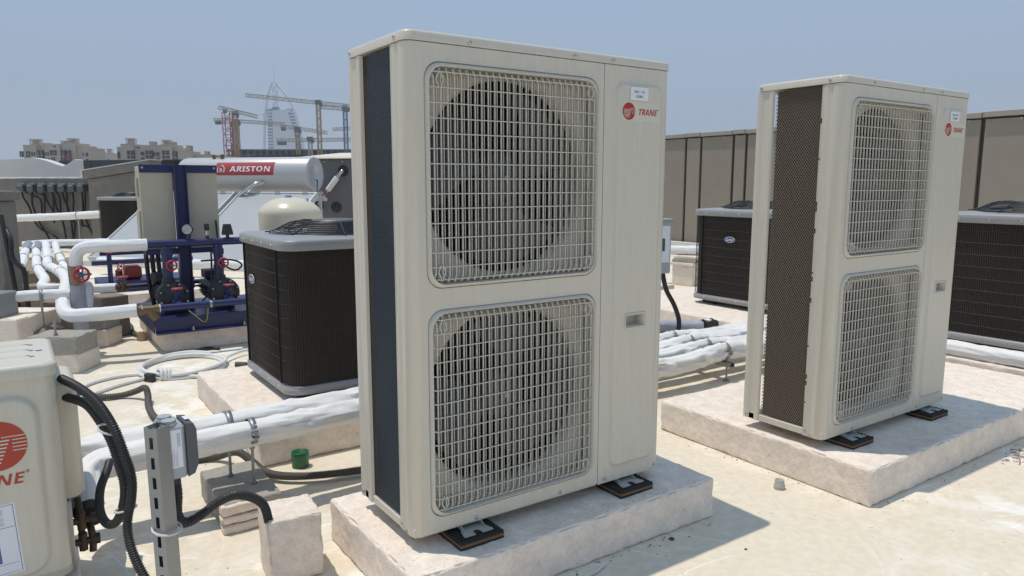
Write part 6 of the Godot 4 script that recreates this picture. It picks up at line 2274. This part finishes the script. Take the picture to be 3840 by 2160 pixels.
func crumbs() -> void:
	# grit that lies along the plinth feet and on the open roof
	var spots := []
	for k in 34:
		spots.append([Vector3(rng.randf_range(-0.3, 0.68), 0, 0.258 + absf(rng.randfn(0.0, 0.035))), rng.randf_range(0.001, 0.004)])
	for k in 36:
		spots.append([Vector3(1.198 - absf(rng.randfn(0.0, 0.02)), 0, rng.randf_range(-0.5, 0.5)), rng.randf_range(0.001, 0.004)])
	for k in 34:
		spots.append([Vector3(rng.randf_range(1.25, 2.7), 0, 0.54 + absf(rng.randfn(0.0, 0.05))), rng.randf_range(0.001, 0.004)])
	for k in 40:
		spots.append([Vector3(rng.randf_range(0.4, 2.6), 0, rng.randf_range(-0.3, 1.3)), rng.randf_range(0.0008, 0.0025)])
	for k in 40:
		spots.append([Vector3(rng.randf_range(-1.1, -0.6), 0, rng.randf_range(-2.0, 0.1)), rng.randf_range(0.001, 0.003)])
	var b := B.new()
	b.smooth(false)
	for s in spots:
		var c: Vector3 = s[0]
		var inside := false
		for q in [[-0.51, 0.69, -0.36, 0.252], [1.203, 3.15, -0.52, 0.532]]:
			if c.x > q[0] and c.x < q[1] and c.z > q[2] and c.z < q[3]:
				inside = true
		if inside:
			continue
		pebble(b, c, s[1])
	stuff(solid("grit", b, M.grit_dark, "dark grit scattered along the plinth feet and roof", "grit"))
	# bits on the plinth tops
	var t := B.new()
	for k in 46:
		pebble(t, Vector3(rng.randf_range(0.0, 0.62), LEVEL + 0.001, rng.randf_range(0.19, 0.245)), rng.randf_range(0.0008, 0.0022))
	for k in 60:
		pebble(t, Vector3(rng.randf_range(1.5, 2.8), LEVEL + 0.001, rng.randf_range(0.3, 0.52)), rng.randf_range(0.0008, 0.0026))
	stuff(solid("plinth_grit", t, M.grit_dark, "fine dark grit lying on the plinth tops", "grit"))
	# one larger stone, a strip of torn tape, wire offcuts
	for s in [[Vector3(0.43, 0, 0.285), 0.011, "dark stone at the foot of the plinth under BAC - 10"], [Vector3(0.58, 0, 0.47), 0.006, "small dark stone in the plinth's shadow"]]:
		var p := B.new()
		pebble(p, Vector3.ZERO, s[1])
		solid("stone", p, M.grit_dark, s[2], "stone", s[0])
	var strip := B.new()
	strip.smooth(true)
	var line := curve([Vector3(0, 0.003, 0), Vector3(0.05, 0.012, 0.008), Vector3(0.10, 0.004, -0.002), Vector3(0.16, 0.008, -0.014)], 0.008)
	for i in line.size() - 1:
		var wv := Vector3(0, 0.002, 0.007)
		strip.quad(line[i] - wv, line[i] + wv, line[i + 1] + wv, line[i + 1] - wv)
	solid("tape_strip", strip, M.paint_white, "crumpled strip of white tape on the roof before the plinth", "tape", Vector3(-0.02, 0, 0.315), 0.1)
	for k in 9:
		var w := B.new()
		var a := rng.randf() * TAU
		var d := Vector3(cos(a), 0, sin(a)) * rng.randf_range(0.02, 0.05)
		w.tube(curve([-d, Vector3(rng.randf_range(-0.01, 0.01), 0.006, 0.004), d], 0.012), 0.0016, 5)
		solid("wire_offcut", w, M.wire_red if k % 3 == 0 else (M.ink_blue if k % 3 == 1 else M.conduit_grey), ["red", "blue", "grey"][k % 3] + " wire offcut on the roof beside the wide plinth", "wire", Vector3(2.25 + rng.randf_range(-0.12, 0.12), 0.003, 0.62 + rng.randf_range(-0.03, 0.05)), 0.0, "wire offcuts")
	var dead := B.new()
	for k in 90:
		var c := Vector3(rng.randfn(0, 0.07), 0.002, rng.randfn(0, 0.028))
		var a := rng.randf() * TAU
		var d := Vector3(cos(a), rng.randf_range(0, 0.3), sin(a)) * rng.randf_range(0.006, 0.02)
		dead.bar(c, c + d, 0.0012, 0.0012)
	stuff(solid("wire_litter", dead, M.conduit_grey, "litter of fine grey wire strands beside the wide plinth", "litter", Vector3(2.28, 0, 0.63)))


func pebble(b: B, c: Vector3, r: float) -> void:
	b.smooth(false)
	var v: Array[Vector3] = []
	for k in 6:
		var a := TAU * k / 6.0 + rng.randf()
		v.append(c + Vector3(cos(a) * r * rng.randf_range(0.7, 1.3), r * rng.randf_range(0.2, 0.5), sin(a) * r * rng.randf_range(0.6, 1.2)))
	var top := c + Vector3(0, r * rng.randf_range(0.7, 1.1), 0)
	for k in 6:
		b.tri(top, v[k], v[(k + 1) % 6])
		b.tri(c - Vector3(0, 0.0004, 0), v[(k + 1) % 6], v[k])


func plot(x: float, far: float) -> Vector3:
	# street grid of the quarter beyond the roof: x across, far along
	return Vector3(-1.3065, -12.0, 1.8709) + Basis(Vector3.UP, CAMERA_YAW) * Vector3(x, 0, -far)


func far_city() -> void:
	sand_block("sandstone apartment block with slatted wind towers and red hoist", -236.0, 380.0,
		[[-250.8, -244.2, 20.0, 0.0], [-247.3, -242.8, 18.4, 3.0], [-242.8, -240.2, 20.2, 4.0], [-240.1, -232.0, 20.4, 0.0], [-231.9, -224.6, 21.0, 2.5], [-228.0, -221.0, 19.8, 5.0], [-220.9, -216.8, 18.6, 0.0], [-253.6, -250.8, 12.0, 1.0]],
		[[-249.2, -245.1, 23.6, 20.0], [-242.6, -240.0, 21.6, 20.2], [-233.0, -229.7, 22.8, 20.4], [-229.6, -225.8, 24.0, 21.0]],
		[[-246.6, 16.8, 0.9, 1.8], [-245.4, 16.8, 0.9, 1.8], [-243.5, 17.6, 1.6, 4.4], [-241.8, 17.6, 1.6, 4.4], [-239.5, 16.8, 0.8, 1.8], [-238.3, 16.8, 0.8, 1.8], [-235.6, 17.8, 3.6, 2.6], [-230.6, 17.8, 2.4, 5.6], [-246.6, 13.9, 0.9, 1.8], [-245.4, 13.9, 0.9, 1.8], [-252.0, 17.3, 2.0, 3.0], [-248.6, 17.3, 2.2, 3.0], [-239.5, 13.9, 0.8, 1.8], [-238.3, 13.9, 0.8, 1.8], [-235.9, 14.2, 2.0, 2.6], [-234.6, 20.2, 0.9, 1.1], [-227.9, 17.8, 1.6, 5.0], [-218.4, 16.6, 1.3, 1.9], [-218.4, 13.4, 1.3, 1.9], [-220.3, 16.6, 0.6, 1.9]], true)
	sand_block("sandstone apartment block with solid wind towers and dark balconies", -203.0, 420.0,
		[[-224.5, -222.0, 21.0, 2.0], [-221.9, -214.9, 22.6, 0.0], [-215.2, -199.0, 22.0, 3.0], [-199.4, -192.9, 22.2, 0.0], [-193.9, -190.1, 20.6, 3.0], [-190.0, -182.7, 18.6, 1.0]],
		[[-220.3, -216.2, 26.4, 22.6], [-207.1, -204.4, 24.6, 22.0], [-199.9, -196.0, 25.5, 22.0], [-195.7, -193.0, 24.4, 22.2], [-186.1, -183.9, 22.4, 18.6]],
		[[-216.6, 19.4, 4.0, 4.6], [-210.2, 18.6, 1.3, 1.9], [-210.2, 15.4, 1.2, 1.9], [-206.2, 19.4, 3.8, 4.2], [-201.4, 18.4, 1.2, 1.9], [-201.4, 15.2, 1.2, 1.9], [-203.4, 18.4, 0.6, 1.9], [-196.6, 19.4, 4.2, 4.6], [-191.4, 19.0, 1.8, 6.0], [-212.4, 21.4, 0.9, 0.7], [-216.6, 14.2, 4.0, 4.0], [-206.2, 14.4, 3.8, 4.0], [-196.6, 14.2, 4.2, 4.0], [-223.6, 18.6, 1.0, 3.6]], false)
	sand_block("faint sandstone villas with a small dome between the larger blocks", -500.0, 900.0,
		[[-513.6, -487.0, 36.6, 0.0], [-508.5, -502.2, 38.6, 2.0]], [[-495.2, -489.4, 42.3, 36.6]], [[-498.0, 30.0, 3.0, 3.0], [-492.0, 30.0, 3.0, 3.0]], false)
	var dome := B.new()
	dome.lathe(PackedVector2Array([Vector2(3.2, 38.5), Vector2(3.0, 40.0), Vector2(2.2, 41.4), Vector2(1.0, 42.2), Vector2(0, 42.4)]), Transform3D(Basis(), Vector3(0, 12.0, 0)), 20)
	solid("dome", dome, M.sand_render, "small pale dome on the faint sandstone villas", "dome", plot(-505.3, 900.0), CAMERA_YAW)
	sand_block("low faint sandstone houses beside the construction site", -179.0, 425.0, [[-182.8, -172.0, 16.9, 0.0], [-172.0, -165.0, 16.0, 2.0]], [[-178.0, -176.2, 19.4, 16.9]], [[-180.0, 13.4, 1.2, 1.6], [-175.0, 13.4, 1.2, 1.6]], false)
	# building frame under construction: slabs and columns
	var s := thing("unfinished_building", "grey concrete frame of a wide unfinished building under the cranes", "building", plot(-172.0, 575.0), CAMERA_YAW)
	for k in 6:
		var y := 12.0 + 27.1 - k * 4.2
		var b := B.new()
		b.span(Vector3(-50.0, y - 0.9, -20), Vector3(62, y, 0))
		part("slab", b, M.concrete_far, s)
		var c := B.new()
		for i in 23:
			c.span(Vector3(-49.0 + i * 5.0, y - 4.2, -1.6), Vector3(-48.0 + i * 5.0, y - 0.9, -0.6))
		c.span(Vector3(-50, y - 4.2, -12), Vector3(62, y - 0.9, -11))
		part("columns", c, M.concrete_far, s)
	var upst := B.new()
	upst.span(Vector3(-66, 33.2, -10), Vector3(-49, 33.8, 0))
	upst.span(Vector3(-62, 12, -6), Vector3(-61.2, 33.2, -5))
	upst.span(Vector3(-54, 12, -6), Vector3(-53.2, 33.2, -5))
	part("site_roof", upst, M.concrete_far, s)
	# cranes
	crane("cream tower crane with its jib foreshortened above the red lattice mast", -208.0, 560.0, 52.9, M.crane_yellow, -217.0, 56.5, -193.8, 51.1, 8.0)
	crane("pale tower crane with level jib crossing the white sail-shaped tower", -214.5, 580.0, 48.6, M.crane_cream, -231.4, 49.7, -177.6, 46.7, 2.0)
	crane("tallest yellow tower crane with the long jib", -140.1, 540.0, 58.8, M.crane_yellow, -192.0, 63.8, -116.0, 56.0, 0.0)
	crane("blue-masted tower crane beside the tallest yellow one", -125.3, 560.0, 57.0, M.crane_blue, -144.3, 57.4, -118.0, 55.6, 0.0)
	crane("lower cream tower crane in front of the white sail-shaped tower", -164.6, 570.0, 42.0, M.crane_yellow, -177.1, 44.3, -141.3, 39.2, 0.0)
	crane("lowest pale tower crane with level jib near the roofline", -152.5, 560.0, 34.0, M.crane_cream, -177.6, 32.9, -112.0, 33.8, 0.0)
	crane("distant pale tower crane behind the blue mast", -122.0, 640.0, 47.0, M.crane_cream, -154.0, 46.8, -128.0, 48.4, 0.0)
	for x in [[-216.0, "red and white lattice hoist mast of the unfinished building"], [-211.8, "second red lattice hoist mast beside the yellow crane"]]:
		var m := thing("hoist_mast", x[1], "hoist mast", plot(x[0], 565.0), CAMERA_YAW, "lattice hoist masts")
		var b := B.new()
		lattice(b, Vector3(0, 0, 0), Vector3(0, 66.0 if x[0] < -213 else 60.0, 0), 5.6 if x[0] < -213 else 3.4, 4.0, 0.45)
		part("lattice", b, M.crane_red, m)
	# sail-shaped tower by the sea
	var t := thing("sail_tower", "tall white sail-shaped tower with curved ribs and a mast", "tower", plot(-605.0, 1900.0), CAMERA_YAW)
	var dx := 605.0
	var lift := 12.0
	var left := []
	for p in [[-609.4, 253.9], [-614.9, 236.9], [-620.2, 220.9], [-625.4, 196.9], [-629.7, 172.7], [-633.0, 134.3], [-635.6, 93.6], [-637.0, -12.0]]:
		left.append(Vector3(p[0] + dx, p[1] + lift, 0))
	var right := []
	for p in [[-598.2, 251.9], [-584.6, 234.9], [-571.0, 216.9], [-561.5, 198.9], [-554.0, 180.8], [-545.0, 148.5], [-539.0, 120.1], [-534.9, 93.6], [-524.0, -12.0]]:
		right.append(Vector3(p[0] + dx, p[1] + lift, 0))
	var lr := B.new()
	lr.tube(curve(left, 8.0), 4.0, 8)
	part("rib", lr, M.tower_white, t)
	var rr := B.new()
	rr.tube(curve(right, 8.0), 3.0, 8)
	part("rib", rr, M.tower_white, t)
	var mast := B.new()
	mast.rod(Vector3(2.0, 262, -2), Vector3(1.4, 310.5, -2), 1.4, 6, 0.6)
	part("mast", mast, M.tower_white, t)
	var core := B.new()
	core.span(Vector3(-7, 0, -14), Vector3(9, 205, -4))
	part("core", core, M.tower_glass, t)
	var spine := B.new()
	lattice(spine, Vector3(1.5, 205, -6), Vector3(1.5, 262, -6), 9.0, 9.0, 1.3)
	part("spine", spine, M.tower_white, t)
	# floors: left wing and right wing between rib and core
	var edge := func(list: Array, y: float) -> float:
		for i in list.size() - 1:
			var a: Vector3 = list[i]
			var b: Vector3 = list[i + 1]
			if y <= a.y and y >= b.y:
				return lerpf(a.x, b.x, (a.y - y) / (a.y - b.y))
		return list[-1].x
	for k in 25:
		var y := 198.0 - k * 7.8
		var b := B.new()
		b.span(Vector3(-18.0 + 0.02 * (198 - y) * -1.0, y, -3.5), Vector3(-7.0, y + 3.4, 4))
		part("floor_band", b, M.tower_white, t)
		var g := B.new()
		g.span(Vector3(-17.5 + 0.02 * (198 - y) * -1.0, y - 4.4, -3.5), Vector3(-7.0, y, 3.5))
		part("glass_band", g, M.tower_glass, t)
		var xr: float = edge.call(right, y)
		var c := B.new()
		c.span(Vector3(xr - 17.0, y, -6), Vector3(xr - 5.0, y + 3.0, 2))
		part("floor_band", c, M.tower_white, t)
		var h := B.new()
		h.span(Vector3(xr - 17.0, y - 4.8, -6), Vector3(xr - 5.0, y, 1.5))
		part("glass_band", h, M.tower_glass, t)
	# fabric sail between the wings
	var sail := B.new()
	sail.smooth(true)
	for k in 20:
		var ya := 196.0 - k * 10.0
		var yb := ya - 10.0
		for j in 5:
			var v: Array[Vector3] = []
			for q in [[ya, j], [ya, j + 1], [yb, j + 1], [yb, j]]:
				var x1: float = edge.call(right, q[0]) - 17.0
				var u: float = q[1] / 5.0
				v.append(Vector3(lerpf(-6.0, x1, u), q[0], 3.0 + 5.0 * sin(u * PI) * (0.5 + 0.5 * sin(k * 0.9))))
			sail.quad(v[0], v[1], v[2], v[3])
	part("sail", sail, M.tower_white, t)
	var deck := B.new()
	deck.span(Vector3(-32, 184, -6), Vector3(-18, 187, 4))
	deck.span(Vector3(8, 192, -10), Vector3(42, 197, 4))
	part("sky_deck", deck, M.tower_white, t)


func sand_block(label: String, x: float, far: float, boxes: Array, towers: Array, windows: Array, hoist: bool) -> void:
	var s := thing("apartment_block", label, "building", plot(x, far), CAMERA_YAW)
	for q in boxes:
		var b := B.new()
		b.span(Vector3(q[0] - x, 0, -14.0), Vector3(q[1] - x, q[2] + 12.0, -q[3] * 0.4))
		b.span(Vector3(q[0] - x - 0.15, q[2] + 12.0, -14.1), Vector3(q[1] - x + 0.15, q[2] + 12.5, -q[3] * 0.4 + 0.15))
		part("wall", b, M.sand_render, s)
	for q in towers:
		var b := B.new()
		var x0: float = q[0] - x
		var x1: float = q[1] - x
		var y0: float = q[3] + 12.4
		var y1: float = q[2] + 12.0
		b.span(Vector3(x0 - 0.2, y1 - 0.5, -7.2), Vector3(x1 + 0.2, y1, -2.8))
		b.span(Vector3(x0, y0, -7.0), Vector3(x1, y0 + (y1 - y0) * 0.18, -3.0))
		b.span(Vector3(x0 + 0.5, y0, -5.2), Vector3(x1 - 0.5, y1 - 0.5, -4.8))
		var n := 5
		for k in n:
			var xx := lerpf(x0, x1 - 0.32, k / float(n - 1))
			b.span(Vector3(xx, y0, -3.4), Vector3(xx + 0.32, y1 - 0.5, -3.0))
			b.span(Vector3(xx, y0, -7.0), Vector3(xx + 0.32, y1 - 0.5, -6.6))
		part("wind_tower", b, M.sand_render, s)
	for q in windows:
		var w := B.new()
		w.span(Vector3(q[0] - x - q[2] * 0.5, q[1] + 12.0 - q[3], -3.0), Vector3(q[0] - x + q[2] * 0.5, q[1] + 12.0, 0.05))
		var o := part("window", w, M.far_glass, s)
		if q[2] > 1.5:
			var r := B.new()
			r.span(Vector3(q[0] - x - q[2] * 0.5, q[1] + 12.0 - q[3] * 0.62, 0.05), Vector3(q[0] - x + q[2] * 0.5, q[1] + 12.0 - q[3] * 0.55, 0.5))
			r.span(Vector3(q[0] - x - 0.1, q[1] + 12.0 - q[3], 0.05), Vector3(q[0] - x + 0.1, q[1] + 12.0, 0.2))
			part("balcony_rail", r, M.sand_render, o)
	if hoist:
		var h := B.new()
		lattice(h, Vector3(-228.6 - x, 0, 1.6), Vector3(-227.0 - x, 27.6, 1.6), 1.1, 1.6, 0.22)
		part("red_hoist", h, M.crane_red, s)


func lattice(b: B, a: Vector3, c: Vector3, w: float, bay: float, t: float) -> void:
	# square lattice boom from a to c
	var d := (c - a).normalized()
	var up := Vector3.UP if absf(d.y) < 0.9 else Vector3.BACK
	var sx := d.cross(up).normalized() * w * 0.5
	var sy := sx.cross(d).normalized() * w * 0.5
	var corners := [sx + sy, sx - sy, -sx - sy, -sx + sy]
	for k in 4:
		b.bar(a + corners[k], c + corners[k], t, t)
	var n := maxi(2, int((c - a).length() / bay))
	for i in n:
		var p := a.lerp(c, float(i) / n)
		var q := a.lerp(c, float(i + 1) / n)
		for k in 4:
			var e0: Vector3 = corners[k]
			var e1: Vector3 = corners[(k + 1) % 4]
			b.bar(p + e0, p + e1, t * 0.6, t * 0.6)
			if i % 2 == 0:
				b.bar(p + e0, q + e1, t * 0.6, t * 0.6)
			else:
				b.bar(p + e1, q + e0, t * 0.6, t * 0.6)


func crane(label: String, x: float, far: float, high: float, m: Material, xa: float, ya: float, xb: float, yb: float, swing: float) -> void:
	var s := thing("tower_crane", label, "crane", plot(x, far), CAMERA_YAW, "tower cranes")
	var mast := B.new()
	lattice(mast, Vector3(0, 0, 0), Vector3(0, high + 12.0, 0), 2.6, 2.8, 0.42)
	part("mast", mast, m, s)
	var jib := B.new()
	lattice(jib, Vector3(xa - x, ya + 12.0, swing), Vector3(xb - x, yb + 12.0, -swing), 2.2, 3.0, 0.40)
	part("jib", jib, M.crane_cream, s)
	var head := B.new()
	head.span(Vector3(-1.9, high + 10.4, -1.8), Vector3(1.9, high + 13.6, 1.8))
	head.span(Vector3(1.2, high + 8.8, 0.6), Vector3(3.2, high + 11.2, 2.4))
	part("cab", head, M.crane_weight, s)
	var near_x := xa - x if absf(xa - x) < absf(xb - x) else xb - x
	var near_y := (ya if absf(xa - x) < absf(xb - x) else yb) + 12.0
	var wt := B.new()
	wt.span(Vector3(minf(near_x * 0.98, near_x * 0.72), near_y - 3.4, -1.0), Vector3(maxf(near_x * 0.98, near_x * 0.72), near_y - 0.4, 1.0))
	part("counterweight", wt, M.crane_weight, s)
